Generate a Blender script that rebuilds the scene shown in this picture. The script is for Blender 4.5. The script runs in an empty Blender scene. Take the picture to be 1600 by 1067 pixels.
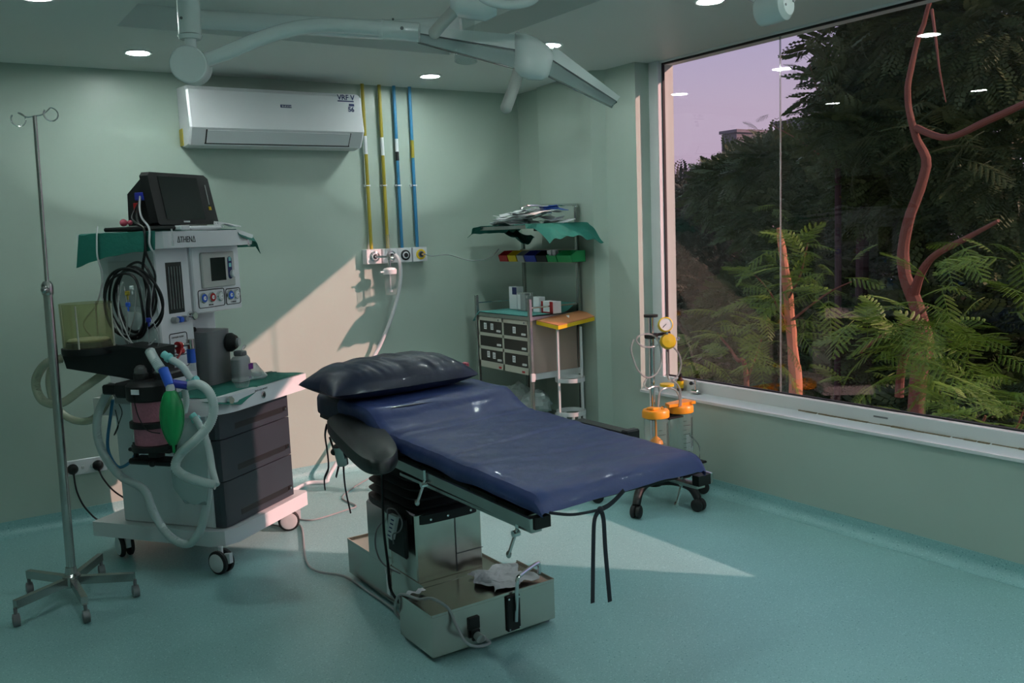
import bpy, math, random
from mathutils import Vector, Matrix, noise
random.seed(7)
SC = bpy.context.scene
COL = SC.collection
PI = math.pi

# ---------------------------------------------------------------- camera
F = 1408.6; CH = 1.6
def cam_axes(y, p, r):
    y, p, r = map(math.radians, (y, p, r))
    f = Vector((math.sin(y)*math.cos(p), math.cos(y)*math.cos(p), -math.sin(p)))
    rt = Vector((math.cos(y), -math.sin(y), 0)); up = rt.cross(f)
    return rt*math.cos(r)+up*math.sin(r), -rt*math.sin(r)+up*math.cos(r), f
RT, UP, FW = cam_axes(33.80, 7.056, -2.192)
EYE = Vector((0, 0, CH))
cd = bpy.data.cameras.new('camera'); cam = bpy.data.objects.new('camera', cd); COL.objects.link(cam)
cd.sensor_width = 36; cd.lens = F/1600*36; cd.clip_start = .05; cd.clip_end = 300
M = Matrix((RT, UP, -FW)).transposed().to_4x4(); M.translation = EYE
cam.matrix_world = M; SC.camera = cam
# ---------------------------------------------------------------- sky, sun, exposure
SC.view_settings.view_transform = 'Standard'; SC.view_settings.look = 'None'
SC.view_settings.exposure = 0.0; SC.view_settings.gamma = 1; SC.view_settings.use_curve_mapping = False
SC.cycles.max_bounces = 10; SC.cycles.transparent_max_bounces = 24; SC.cycles.diffuse_bounces = 4
SC.cycles.caustics_reflective = False; SC.cycles.caustics_refractive = False; SC.cycles.sample_clamp_indirect = 4
w = bpy.data.worlds.new('dusk_sky'); SC.world = w; w.use_nodes = True
nt = w.node_tree; nt.nodes.clear()
tc = nt.nodes.new('ShaderNodeTexCoord'); sp = nt.nodes.new('ShaderNodeSeparateXYZ')
cr = nt.nodes.new('ShaderNodeValToRGB'); bg = nt.nodes.new('ShaderNodeBackground'); out = nt.nodes.new('ShaderNodeOutputWorld')
nt.links.new(tc.outputs['Generated'], sp.inputs[0]); nt.links.new(sp.outputs['Z'], cr.inputs[0])
nt.links.new(cr.outputs[0], bg.inputs[0]); nt.links.new(bg.outputs[0], out.inputs[0])
e = cr.color_ramp.elements
e[0].position = 0.0; e[0].color = (.62, .44, .60, 1)
e[1].position = .55; e[1].color = (.44, .45, .73, 1)
m_ = e.new(.12); m_.color = (.62, .49, .66, 1)
m_ = e.new(.25); m_.color = (.47, .44, .72, 1)
bg.inputs[1].default_value = .88
sd = bpy.data.lights.new('low_sun', 'SUN'); sd.energy = 4.9; sd.angle = math.radians(.6); sd.color = (1, .53, .48)
sun = bpy.data.objects.new('low_sun', sd); COL.objects.link(sun); sun.location = (9, -6, 6)
sun.rotation_euler = Vector((-1.407, 1.586, -.97)).to_track_quat('-Z', 'Y').to_euler()
LAMP_E = 900.0       # radiance of the ceiling downlight discs

# ---------------------------------------------------------------- pixel rays (1600 x 1067 frame) onto real planes
def ray(x, y):
    return RT*((x-800)/F) - UP*((y-533.5)/F) + FW
def fz(x, y, z=0.): d = ray(x, y); return EYE + d*((z-CH)/d.z)
def fy(x, y, v): d = ray(x, y); return EYE + d*(v/d.y)
def fx(x, y, v): d = ray(x, y); return EYE + d*(v/d.x)
def fd(x, y, d): return EYE + ray(x, y)*d
class Frame:
    def __init__(s, x, y, deg):
        s.M = Matrix.Translation((x, y, 0)) @ Matrix.Rotation(math.radians(deg), 4, 'Z'); s.I = s.M.inverted()
        s.deg = deg; s.xy = (x, y)
    def at(s, px, py, u=None, v=None, z=None):
        o = s.I @ EYE; d = (s.I.to_3x3() @ ray(px, py))
        i, k = (0, u) if u is not None else (1, v) if v is not None else (2, z)
        return o + d*((k-o[i])/d[i])

# ---------------------------------------------------------------- materials
def principled(name, col, rough=.5, metal=0., var=.06, scale=8., bump=0., bscale=60., spec=.5, coat=0., emit=None, estr=0., sheen=0.):
    m = bpy.data.materials.new(name); m.use_nodes = True; n = m.node_tree; b = n.nodes['Principled BSDF']
    b.inputs['Roughness'].default_value = rough; b.inputs['Metallic'].default_value = metal
    b.inputs['Specular IOR Level'].default_value = spec; b.inputs['Coat Weight'].default_value = coat
    t = n.nodes.new('ShaderNodeTexCoord'); no = n.nodes.new('ShaderNodeTexNoise'); no.inputs['Scale'].default_value = scale
    no.inputs['Detail'].default_value = 4
    n.links.new(t.outputs['Object'], no.inputs['Vector'])
    mx = n.nodes.new('ShaderNodeMix'); mx.data_type = 'RGBA'
    mx.inputs[6].default_value = tuple(c*(1-var) for c in col)+(1,); mx.inputs[7].default_value = tuple(min(1, c*(1+var)) for c in col)+(1,)
    n.links.new(no.outputs['Fac'], mx.inputs[0]); n.links.new(mx.outputs[2], b.inputs['Base Color'])
    if bump:
        nb = n.nodes.new('ShaderNodeTexNoise'); nb.inputs['Scale'].default_value = bscale; nb.inputs['Detail'].default_value = 5
        n.links.new(t.outputs['Object'], nb.inputs['Vector'])
        bp = n.nodes.new('ShaderNodeBump'); bp.inputs['Strength'].default_value = bump; bp.inputs['Distance'].default_value = .01
        n.links.new(nb.outputs['Fac'], bp.inputs['Height']); n.links.new(bp.outputs[0], b.inputs['Normal'])
    if emit: b.inputs['Emission Color'].default_value = emit+(1,); b.inputs['Emission Strength'].default_value = estr
    return m
def clear(name, tint, mixw=.25, rough=.08, refl=(1, 1, 1), ior=1.45, body=None):
    """thin clear plastic or glass: see-through with a fresnel gloss, and an optional cloudy body"""
    m = bpy.data.materials.new(name); m.use_nodes = True; n = m.node_tree; n.nodes.clear()
    o = n.nodes.new('ShaderNodeOutputMaterial'); tr = n.nodes.new('ShaderNodeBsdfTransparent'); gl = n.nodes.new('ShaderNodeBsdfGlossy')
    fr = n.nodes.new('ShaderNodeFresnel'); mx = n.nodes.new('ShaderNodeMixShader')
    tr.inputs[0].default_value = tint+(1,); gl.inputs[0].default_value = refl+(1,); gl.inputs['Roughness'].default_value = rough
    ge = n.nodes.new('ShaderNodeNewGeometry'); mi = n.nodes.new('ShaderNodeMix')   # same gloss on both faces of a thin wall
    mi.inputs[2].default_value = ior; mi.inputs[3].default_value = 1/ior
    n.links.new(ge.outputs['Backfacing'], mi.inputs[0]); n.links.new(mi.outputs[0], fr.inputs[0])
    src = tr
    if body:
        df = n.nodes.new('ShaderNodeBsdfDiffuse'); df.inputs[0].default_value = body+(1,)
        m2 = n.nodes.new('ShaderNodeMixShader'); m2.inputs[0].default_value = mixw
        n.links.new(tr.outputs[0], m2.inputs[1]); n.links.new(df.outputs[0], m2.inputs[2]); src = m2
    n.links.new(fr.outputs[0], mx.inputs[0]); n.links.new(src.outputs[0], mx.inputs[1]); n.links.new(gl.outputs[0], mx.inputs[2])
    n.links.new(mx.outputs[0], o.inputs[0]); return m

MT = {}
MT['wall'] = principled('sage_paint', (.435, .525, .465), .38, var=.05, scale=1.3, bump=.06, bscale=25)
MT['ceil'] = principled('ceiling_paint', (.78, .80, .78), .45, var=.03, scale=1.2, bump=.02)
MT['white'] = principled('white_enamel', (.78, .79, .82), .3, var=.02)
MT['offwhite'] = principled('off_white_plastic', (.66, .67, .68), .4, var=.03)
MT['upvc'] = principled('white_window_profile', (.74, .77, .78), .3, var=.03, scale=5)
MT['black'] = principled('black_plastic', (.010, .011, .012), .5, var=.2, spec=.3)
MT['blackrub'] = principled('black_rubber', (.009, .010, .011), .65, var=.2, bump=.1)
MT['blackpad'] = principled('black_vinyl_pad', (.016, .019, .020), .42, var=.15, bump=.05, bscale=30)
MT['charcoal'] = principled('charcoal_drawer', (.036, .043, .056), .3, var=.05)
MT['steel'] = principled('brushed_steel', (.46, .45, .44), .26, metal=1, var=.1, scale=20, bump=.03, bscale=90)
MT['steelbox'] = principled('sheet_steel', (.62, .57, .52), .24, metal=1, var=.12, scale=3, bump=.02, bscale=8)
MT['chrome'] = principled('chrome', (.75, .75, .76), .12, metal=1, var=.03)
MT['greyplastic'] = principled('grey_plastic', (.16, .165, .175), .4, var=.04)
MT['midgrey'] = principled('mid_grey_plastic', (.33, .34, .35), .4, var=.04)
MT['panelgrey'] = principled('pale_grey_panel', (.50, .50, .48), .4, var=.03)
MT['drape'] = principled('green_surgical_cloth', (.006, .135, .105), .8, var=.15, scale=14, bump=.25, bscale=40)
MT['drape2'] = principled('pale_teal_cloth', (.10, .36, .33), .8, var=.1, scale=14, bump=.25, bscale=40)
MT['navy'] = principled('navy_waterproof_cover', (.030, .048, .165), .46, var=.10, scale=5, bump=.25, bscale=24, spec=.35, coat=.03)
MT['navydark'] = principled('navy_coated_pillow', (.009, .015, .042), .46, var=.12, scale=6, bump=.2, bscale=16, spec=.4, coat=.05)
MT['navytape'] = principled('navy_tape', (.004, .006, .016), .7, var=.1)
MT['green'] = principled('green_rubber_bag', (.01, .30, .09), .35, var=.08)
MT['blue'] = principled('blue_plastic', (.025, .11, .58), .35, var=.05)
MT['royal'] = principled('deep_blue_plastic', (.02, .03, .32), .35, var=.05)
MT['red'] = principled('red_plastic', (.42, .01, .015), .4, var=.05)
MT['yellow'] = principled('yellow_plastic', (.75, .50, .01), .35, var=.05)
MT['orange'] = principled('orange_plastic', (.95, .36, .02), .35, var=.05)
MT['pink'] = principled('pink_soda_lime_granules', (.50, .17, .24), .6, var=.25, scale=70, bump=.4, bscale=120)
MT['ochre'] = principled('ochre_pipe_paint', (.42, .33, .035), .4, var=.08)
MT['pipeblue'] = principled('blue_pipe_paint', (.04, .22, .42), .4, var=.08)
MT['wood'] = principled('orange_laminate', (.58, .24, .10), .4, var=.12, scale=6)
MT['cream'] = principled('cream_metal', (.50, .49, .42), .4, var=.04)
MT['beigep'] = principled('beige_side_panel', (.50, .36, .31), .45, var=.05)
MT['drawer'] = principled('dark_brown_drawer', (.025, .021, .018), .4, var=.1)
MT['paper'] = principled('white_paper', (.84, .85, .88), .7, var=.05)
MT['foil'] = principled('crumpled_foil_wrap', (.62, .64, .66), .45, var=.1, bump=.3, bscale=30)
MT['ink'] = principled('dark_blue_print', (.01, .02, .12), .5)
MT['inkblack'] = principled('black_print', (.01, .01, .012), .5)
MT['screen'] = principled('dark_screen', (.012, .015, .017), .16, var=.05)
MT['amber'] = principled('brown_glass', (.06, .02, .006), .1, var=.05)
MT['purple'] = principled('purple_label', (.17, .02, .24), .5)
MT['teal'] = principled('teal_connector', (.22, .60, .60), .4)
MT['pinkclip'] = principled('pink_clip', (.62, .10, .16), .4)
MT['cable'] = principled('cable_grey_white', (.55, .56, .58), .5, var=.04)
MT['white2'] = principled('lamp_white_enamel', (.84, .88, .88), .25, var=.02, coat=.3)
MT['hose'] = clear('milky_corrugated_hose', (.72, .80, .80), .72, .3, body=(.72, .82, .82))
MT['hosey'] = clear('yellowed_corrugated_hose', (.75, .78, .68), .50, .25, body=(.52, .54, .44))
MT['bag'] = clear('clear_plastic_bag', (.78, .84, .84), .42, .18, body=(.60, .70, .70))
MT['clearp'] = clear('clear_plastic', (.92, .95, .95), .12, .06, body=(.7, .75, .75))
MT['jar'] = clear('clear_jar_plastic', (.88, .92, .92), .10, .05, body=(.6, .68, .68))
MT['tubing'] = clear('clear_silicone_tube', (.75, .78, .78), .4, .1, body=(.55, .58, .57))
MT['bellcup'] = clear('yellowed_clear_cup', (.74, .74, .52), .15, .08, body=(.45, .46, .28))
MT['lampglass'] = clear('lamp_clear_lens', (.93, .96, .97), .30, .08, body=(.85, .92, .94))
MT['glass'] = clear('window_glass', (.97, .975, .97), 0, .0, ior=1.46)
MT['lampface'] = principled('downlight_diffuser', (.9, .9, .9), .5, emit=(.88, 1.0, .96), estr=LAMP_E)
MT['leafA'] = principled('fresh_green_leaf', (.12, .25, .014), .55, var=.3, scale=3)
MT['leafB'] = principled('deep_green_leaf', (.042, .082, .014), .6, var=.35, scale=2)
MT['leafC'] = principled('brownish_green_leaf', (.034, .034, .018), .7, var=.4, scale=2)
MT['bark'] = principled('reddish_bark', (.145, .058, .032), .85, var=.3, scale=9, bump=.6, bscale=18)
MT['barklit'] = principled('sunlit_bare_wood', (.50, .22, .11), .8, var=.25, scale=9, bump=.6, bscale=18)  # stump wood with the sunlight put into its colour
MT['barkdark'] = principled('shaded_dark_bark', (.028, .018, .014), .9, var=.3, scale=9, bump=.6, bscale=18)  # bark darkened in colour as painted shade, so background trunks do not stand out
MT['soil'] = principled('dark_undergrowth_soil', (.035, .034, .022), .95, var=.4, scale=2, bump=.5)
MT['concrete'] = principled('weathered_concrete', (.16, .15, .17), .8, var=.2, scale=2)

def floor_mat():
    m = bpy.data.materials.new('teal_speckled_vinyl'); m.use_nodes = True; n = m.node_tree; b = n.nodes['Principled BSDF']
    t = n.nodes.new('ShaderNodeTexCoord')
    def noise_ramp(scale, p0, p1, c0, c1):
        a = n.nodes.new('ShaderNodeTexNoise'); a.inputs['Scale'].default_value = scale; a.inputs['Detail'].default_value = 2
        n.links.new(t.outputs['Object'], a.inputs['Vector'])
        r = n.nodes.new('ShaderNodeValToRGB'); r.color_ramp.elements[0].position = p0; r.color_ramp.elements[1].position = p1
        r.color_ramp.elements[0].color = c0; r.color_ramp.elements[1].color = c1
        n.links.new(a.outputs['Fac'], r.inputs[0]); return r
    big = noise_ramp(1.1, .35, .7, (.255, .475, .485, 1), (.29, .53, .54, 1))
    sp1 = noise_ramp(190, .60, .68, (0, 0, 0, 1), (1, 1, 1, 1))
    sp2 = noise_ramp(120, .64, .70, (0, 0, 0, 1), (1, 1, 1, 1))
    m1 = n.nodes.new('ShaderNodeMix'); m1.data_type = 'RGBA'; m1.inputs[7].default_value = (.42, .68, .68, 1)
    m2 = n.nodes.new('ShaderNodeMix'); m2.data_type = 'RGBA'; m2.inputs[7].default_value = (.09, .26, .28, 1)
    n.links.new(big.outputs[0], m1.inputs[6]); n.links.new(sp1.outputs[0], m1.inputs[0])
    n.links.new(m1.outputs[2], m2.inputs[6]); n.links.new(sp2.outputs[0], m2.inputs[0])
    n.links.new(m2.outputs[2], b.inputs['Base Color'])
    b.inputs['Roughness'].default_value = .42
    return m
MT['floor'] = floor_mat()

# ---------------------------------------------------------------- mesh helpers
def crs(pts, n=6, closed=False):
    """smooth curve through points"""
    P = [Vector(p) for p in pts]; N = len(P); out = []
    rng = N if closed else N-1
    for i in range(rng):
        if closed: a, b, c, d = P[(i-1) % N], P[i], P[(i+1) % N], P[(i+2) % N]
        else: a, b, c, d = P[max(i-1, 0)], P[i], P[i+1], P[min(i+2, N-1)]
        for k in range(n):
            t = k/n; t2 = t*t; t3 = t2*t
            out.append(.5*((2*b)+(-a+c)*t+(2*a-5*b+4*c-d)*t2+(-a+3*b-3*c+d)*t3))
    if not closed: out.append(P[-1])
    return out
class MB:
    def __init__(s, fr=None): s.v = []; s.f = []; s.M = fr.M if fr else None
    def add(s, vs, fs):
        o = len(s.v)
        for p in vs:
            p = Vector(p); s.v.append(s.M @ p if s.M else p)
        s.f += [tuple(i+o for i in f) for f in fs]; return s
    def prism(s, pts, off):
        n = len(pts); off = Vector(off); P = [Vector(p) for p in pts]
        return s.add(P+[p+off for p in P], [tuple(range(n-1, -1, -1)), tuple(range(n, 2*n))]+[(i, (i+1) % n, n+(i+1) % n, n+i) for i in range(n)])
    def box(s, x0, x1, y0, y1, z0, z1, bev=0.):
        if x0 > x1: x0, x1 = x1, x0
        if y0 > y1: y0, y1 = y1, y0
        if z0 > z1: z0, z1 = z1, z0
        if not bev:
            return s.prism([(x0, y0, z0), (x1, y0, z0), (x1, y1, z0), (x0, y1, z0)], (0, 0, z1-z0))
        b = min(bev, (x1-x0)/2.01, (y1-y0)/2.01, (z1-z0)/2.01)
        vs = []; idx = {}
        X = (x0, x1); Y = (y0, y1); Z = (z0, z1)
        for i in (0, 1):
            for j in (0, 1):
                for k in (0, 1):
                    sx, sy, sz = (b, -b)[i], (b, -b)[j], (b, -b)[k]
                    idx[i, j, k, 0] = len(vs); vs.append((X[i], Y[j]+sy, Z[k]+sz))
                    idx[i, j, k, 1] = len(vs); vs.append((X[i]+sx, Y[j], Z[k]+sz))
                    idx[i, j, k, 2] = len(vs); vs.append((X[i]+sx, Y[j]+sy, Z[k]))
        fs = []
        for i in (0, 1):
            q = [idx[i, 0, 0, 0], idx[i, 1, 0, 0], idx[i, 1, 1, 0], idx[i, 0, 1, 0]]; fs.append(tuple(q if i else q[::-1]))
            q = [idx[0, i, 0, 1], idx[0, i, 1, 1], idx[1, i, 1, 1], idx[1, i, 0, 1]]; fs.append(tuple(q if i else q[::-1]))
            q = [idx[0, 0, i, 2], idx[1, 0, i, 2], idx[1, 1, i, 2], idx[0, 1, i, 2]]; fs.append(tuple(q if i else q[::-1]))
            for j in (0, 1):
                q = [idx[i, j, 0, 0], idx[i, j, 1, 0], idx[i, j, 1, 1], idx[i, j, 0, 1]]; fs.append(tuple(q if (i != j) else q[::-1]))
                q = [idx[i, 0, j, 0], idx[i, 1, j, 0], idx[i, 1, j, 2], idx[i, 0, j, 2]]; fs.append(tuple(q if (i == j) else q[::-1]))
                q = [idx[0, i, j, 1], idx[1, i, j, 1], idx[1, i, j, 2], idx[0, i, j, 2]]; fs.append(tuple(q if (i != j) else q[::-1]))
                for k in (0, 1):
                    q = [idx[i, j, k, 0], idx[i, j, k, 1], idx[i, j, k, 2]]; fs.append(tuple(q if (i+j+k) % 2 else q[::-1]))
        return s.add(vs, fs)
    def loft(s, rings, caps=True, closed=True):
        n = len(rings[0]); vs = [p for r in rings for p in r]; fs = []
        for i in range(len(rings)-1):
            for j in range(n if closed else n-1):
                k = (j+1) % n
                fs.append((i*n+j, i*n+k, (i+1)*n+k, (i+1)*n+j))
        if caps: fs += [tuple(range(n-1, -1, -1)), tuple(range((len(rings)-1)*n, len(rings)*n))]
        return s.add(vs, fs)
    def tube(s, pts, r, seg=8, sm=0, closed=False, flat=None):
        P = crs(pts, sm, closed) if sm else [Vector(p) for p in pts]
        n = len(P); rad = r if callable(r) else (lambda t: r)
        rings = []; T = (P[1]-P[0]).normalized()
        a = T.orthogonal().normalized() if not flat else (Vector(flat)-T*T.dot(Vector(flat))).normalized()
        for i, p in enumerate(P):
            if closed: T = (P[(i+1) % n]-P[i-1]).normalized()
            else: T = (P[min(i+1, n-1)]-P[max(i-1, 0)]).normalized()
            a = (a-T*T.dot(a))
            a = a.normalized() if a.length > 1e-6 else T.orthogonal().normalized()
            b = T.cross(a); rr = rad(i/(n-1) if n > 1 else 0)
            r1, r2 = rr if isinstance(rr, tuple) else (rr, rr)
            rings.append([p+a*(r1*math.cos(2*PI*k/seg))+b*(r2*math.sin(2*PI*k/seg)) for k in range(seg)])
        if closed: rings.append(rings[0])
        return s.loft(rings, caps=not closed)
    def cyl(s, p0, p1, r0, r1=None, seg=20):
        p0, p1 = Vector(p0), Vector(p1); r1 = r0 if r1 is None else r1
        T = (p1-p0).normalized(); a = T.orthogonal().normalized(); b = T.cross(a)
        return s.loft([[p+a*(r*math.cos(2*PI*k/seg))+b*(r*math.sin(2*PI*k/seg)) for k in range(seg)] for p, r in ((p0, r0), (p1, r1))])
    def lathe(s, o, ax, prof, seg=20):
        o = Vector(o); T = Vector(ax).normalized(); a = T.orthogonal().normalized(); b = T.cross(a)
        return s.loft([[o+T*h+a*(r*math.cos(2*PI*k/seg))+b*(r*math.sin(2*PI*k/seg)) for k in range(seg)] for r, h in prof])
    def ring(s, c, ax, R, r, seg=28, rs=8):
        T = Vector(ax).normalized(); a = T.orthogonal().normalized(); b = T.cross(a); c = Vector(c)
        return s.tube([c+a*(R*math.cos(2*PI*k/seg))+b*(R*math.sin(2*PI*k/seg)) for k in range(seg)], r, rs, closed=True)
    def ball(s, c, r, seg=14, rings=9):
        c = Vector(c); r = (r, r, r) if not isinstance(r, tuple) else r
        R = []
        for i in range(rings+1):
            t = PI*(i+.001)/(rings+.002); R.append([c+Vector((r[0]*math.sin(t)*math.cos(2*PI*k/seg), r[1]*math.sin(t)*math.sin(2*PI*k/seg), -r[2]*math.cos(t))) for k in range(seg)])
        return s.loft(R)
    def grid(s, fn, nu, nv, th=0.):
        """open surface fn(i/nu, j/nv); th > 0 gives it a second skin offset along fn normals"""
        P = [[Vector(fn(i/nu, j/nv)) for j in range(nv+1)] for i in range(nu+1)]
        W = nv+1; fs = [(i*W+j, (i+1)*W+j, (i+1)*W+j+1, i*W+j+1) for i in range(nu) for j in range(nv)]
        vs = [p for r in P for p in r]
        if th:
            N = []
            for i in range(nu+1):
                for j in range(nv+1):
                    du = P[min(i+1, nu)][j]-P[max(i-1, 0)][j]; dv = P[i][min(j+1, nv)]-P[i][max(j-1, 0)]
                    N.append(du.cross(dv).normalized())
            n = len(vs); vs2 = [p-N[k]*th for k, p in enumerate(vs)]
            fs2 = [tuple(n+i for i in f[::-1]) for f in fs]
            edge = []
            B = [i*W for i in range(nu+1)]+[nu*W+j for j in range(1, W)]+[i*W+nv for i in range(nu-1, -1, -1)]+[j for j in range(nv-1, 0, -1)]
            for a, b in zip(B, B[1:]+B[:1]): edge.append((b, a, n+a, n+b))
            return s.add(vs+vs2, fs+fs2+edge)
        return s.add(vs, fs)
    def build(s, name, mat, parent=None, label=None, smooth=35, fix=True):
        me = bpy.data.meshes.new(name); inv = None
        if parent is not None: inv = WM[parent.name].inverted()
        else:
            xs = [p.x for p in s.v]; ys = [p.y for p in s.v]; zs = [p.z for p in s.v]
            c = Vector(((min(xs)+max(xs))/2, (min(ys)+max(ys))/2, min(zs))); inv = Matrix.Translation(-c)
        me.from_pydata([inv @ p for p in s.v], [], s.f)
        if fix:
            import bmesh
            bm = bmesh.new(); bm.from_mesh(me); bmesh.ops.recalc_face_normals(bm, faces=bm.faces); bm.to_mesh(me); bm.free()
        if smooth:
            me.polygons.foreach_set('use_smooth', [True]*len(me.polygons)); me.set_sharp_from_angle(angle=math.radians(smooth))
        me.materials.append(MT[mat] if isinstance(mat, str) else mat)
        o = bpy.data.objects.new(name, me); COL.objects.link(o)
        if parent is not None:
            o.parent = parent; WM[o.name] = WM[parent.name]
        else:
            o.location = c; WM[o.name] = Matrix.Translation(c)
        if label: o['label'] = label
        return o
WM = {}
def thing(name, label, cat, loc=(0, 0, 0), deg=0, group=None):
    o = bpy.data.objects.new(name, None); o.empty_display_size = .1; COL.objects.link(o)
    o.location = loc; o.rotation_euler = (0, 0, math.radians(deg)); o['label'] = label; o['category'] = cat
    if group: o['group'] = group
    WM[o.name] = Matrix.Translation(Vector(loc)) @ Matrix.Rotation(math.radians(deg), 4, 'Z')
    return o
def tag(o, label, cat, group=None, kind=None):
    o['label'] = label; o['category'] = cat
    if group: o['group'] = group
    if kind: o['kind'] = kind
    return o
def struct(o): o['kind'] = 'structure'; return o
def text(name, body, size, p, xdir, ndir, mat, parent, ext=.0006, align='LEFT', sx=1.0, bold=0.):
    """flat lettering: p = world position of the base line, xdir = reading direction, ndir = facing"""
    cu = bpy.data.curves.new(name, 'FONT'); cu.body = body; cu.size = size; cu.extrude = ext; cu.align_x = align
    cu.resolution_u = 3
    cu.offset = bold
    tmp = bpy.data.objects.new(name+'_tmp', cu); COL.objects.link(tmp)
    bpy.context.view_layer.update()
    me = bpy.data.meshes.new_from_object(tmp.evaluated_get(bpy.context.evaluated_depsgraph_get()))
    bpy.data.objects.remove(tmp); bpy.data.curves.remove(cu)
    x = Vector(xdir).normalized(); n = Vector(ndir).normalized(); y = n.cross(x)
    R = Matrix((x*sx, y, n)).transposed().to_4x4(); R.translation = Vector(p)
    me.transform(WM[parent.name].inverted() @ R); me.materials.clear(); me.materials.append(MT[mat])
    me.name = name
    o = bpy.data.objects.new(name, me); COL.objects.link(o); o.parent = parent; WM[o.name] = WM[parent.name]
    return o

# ================================================================ ROOM
YB = 5.67; XR = 3.875; ZC = 2.6; XL = -1.6; YF = -1.9
FL = MB().box(XL-.2, 4.2, YF-.2, YB+.25, -.15, 0)
struct(FL.build('floor', 'floor', smooth=0))
# ceiling with a raised tray
cm = MB(); TX0, TX1, TY0, TY1, TZ = .93, 2.70, 1.2, 4.56, 2.71
cm.box(XL-.2, TX0, YF-.2, YB+.25, ZC, ZC+.3); cm.box(TX1, 4.2, YF-.2, YB+.25, ZC, ZC+.3)
cm.box(TX0, TX1, YF-.2, TY0, ZC, ZC+.3); cm.box(TX0, TX1, TY1, YB+.25, ZC, ZC+.3); cm.box(TX0, TX1, TY0, TY1, TZ, ZC+.3)
struct(cm.build('ceiling', 'ceil', smooth=0))
struct(MB().box(XL-.2, 4.2, YB, YB+.25, 0, ZC).build('wall_back', 'wall', smooth=0))
struct(MB().box(XL-.2, XL, YF, YB, 0, ZC).build('wall_left', 'wall', smooth=0))
struct(MB().box(XL-.2, 4.2, YF-.2, YF, 0, ZC).build('wall_front', 'wall', smooth=0))
SILL = .545; WY0, WY1 = 1.38, 4.31; XO = 4.06
wr = MB()
wr.prism([(XR, 4.31, 0), (XR, 4.60, 0), (3.80, 4.66, 0), (3.885, 5.36, 0), (3.925, 5.38, 0), (3.925, YB, 0), (4.2, YB, 0), (4.2, 4.31, 0)][::-1], (0, 0, ZC))
wr.box(XR, 4.2, WY0, WY1, 0, SILL); wr.box(XR, 4.2, YF, WY0, 0, ZC)
struct(wr.build('wall_right', 'wall', smooth=0))
# coved vinyl skirting
def cove(name, path, nrm):
    prof = [(0, .085), (.004, .085)]+[(.004+.05*(1-math.cos(t)), .052-.048*math.sin(t)) for t in [PI/2*k/6 for k in range(7)]]+[(.062, .001), (0, .001)]
    rings = [[Vector(p)+Vector(n)*a+Vector((0, 0, b)) for a, b in prof] for p, n in zip(path, nrm)]
    struct(MB().loft(rings).build(name, 'floor', smooth=50))
cove('baseboard_back', [(XL, YB, 0), (3.925, YB, 0)], [(0, -1, 0)]*2)
cove('baseboard_right', [(XR, YF, 0), (XR, 4.60, 0), (3.80, 4.66, 0), (3.885, 5.36, 0), (3.925, 5.38, 0), (3.925, YB, 0)], [(-1, 0, 0)]*6)
cove('baseboard_left', [(XL, YF, 0), (XL, YB, 0)], [(1, 0, 0)]*2)
# window: white profile, gasket, two fixed panes with a sealed butt joint
win = thing('window_1', 'large fixed two-pane window in white frame looking onto trees', 'window', (4.0, 2.85, SILL))
struct(win)
FX0, FX1 = 3.985, 4.045; FT = .085
fm = MB()
fm.box(FX0, FX1, WY0, WY1, SILL-.001, SILL+.085, .004)
fm.box(FX0, FX1, WY1-FT, WY1, SILL+.085, ZC, .004)
fm.box(FX0, FX1, WY0, WY0+FT, SILL+.085, ZC, .004)
fm.box(FX0+.02, FX1, WY0+FT, WY1-FT, ZC-.012, ZC, .002)
fm.build('window_frame', 'upvc', win)
st = MB(); st.prism([(XR-.012, WY0, SILL-.012), (XR-.012, WY0, SILL+.004), (FX0-.002, WY0, SILL+.016), (FX0-.002, WY0, SILL-.012)], (0, WY1-WY0, 0))
st.build('window_sill', 'upvc', win)
g = MB(); gx = 4.032
g.box(gx-.012, gx+.006, WY0+FT, WY1-FT, SILL+.085, SILL+.092)
g.box(gx-.012, gx+.006, WY1-FT-.008, WY1-FT, SILL+.09, ZC-.012); g.box(gx-.012, gx+.006, WY0+FT, WY0+FT+.008, SILL+.09, ZC-.012)
g.box(gx-.012, gx+.006, WY0+FT, WY1-FT, ZC-.022, ZC-.012)
g.build('gasket', 'blackrub', win)
ys = 3.32
for a, b in ((WY0+FT+.002, ys-.003), (ys+.003, WY1-FT-.002)):
    MB().box(gx-.004, gx+.002, a, b, SILL+.09, ZC-.014).build('glass_pane', 'glass', win)
MB().box(gx-.005, gx+.003, ys-.003, ys+.003, SILL+.09, ZC-.014).build('joint_sealant', 'tubing', win)
# weathered caulk line where the sill meets the frame
ck = MB()
for i in range(26):
    y = 1.55+i*.062; ck.box(FX0-.006-random.random()*.008, FX0+.001, y, y+.05+random.random()*.02, SILL+.012, SILL+.018+random.random()*.004)
ck.build('old_caulk', principled('old_brown_caulk', (.20, .16, .10), .9, var=.4, scale=20), win)
MB().box(FX0-.002, FX0+.001, 2.62, 2.70, SILL+.05, SILL+.058).build('maker_stamp', 'greyplastic', win)

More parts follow.
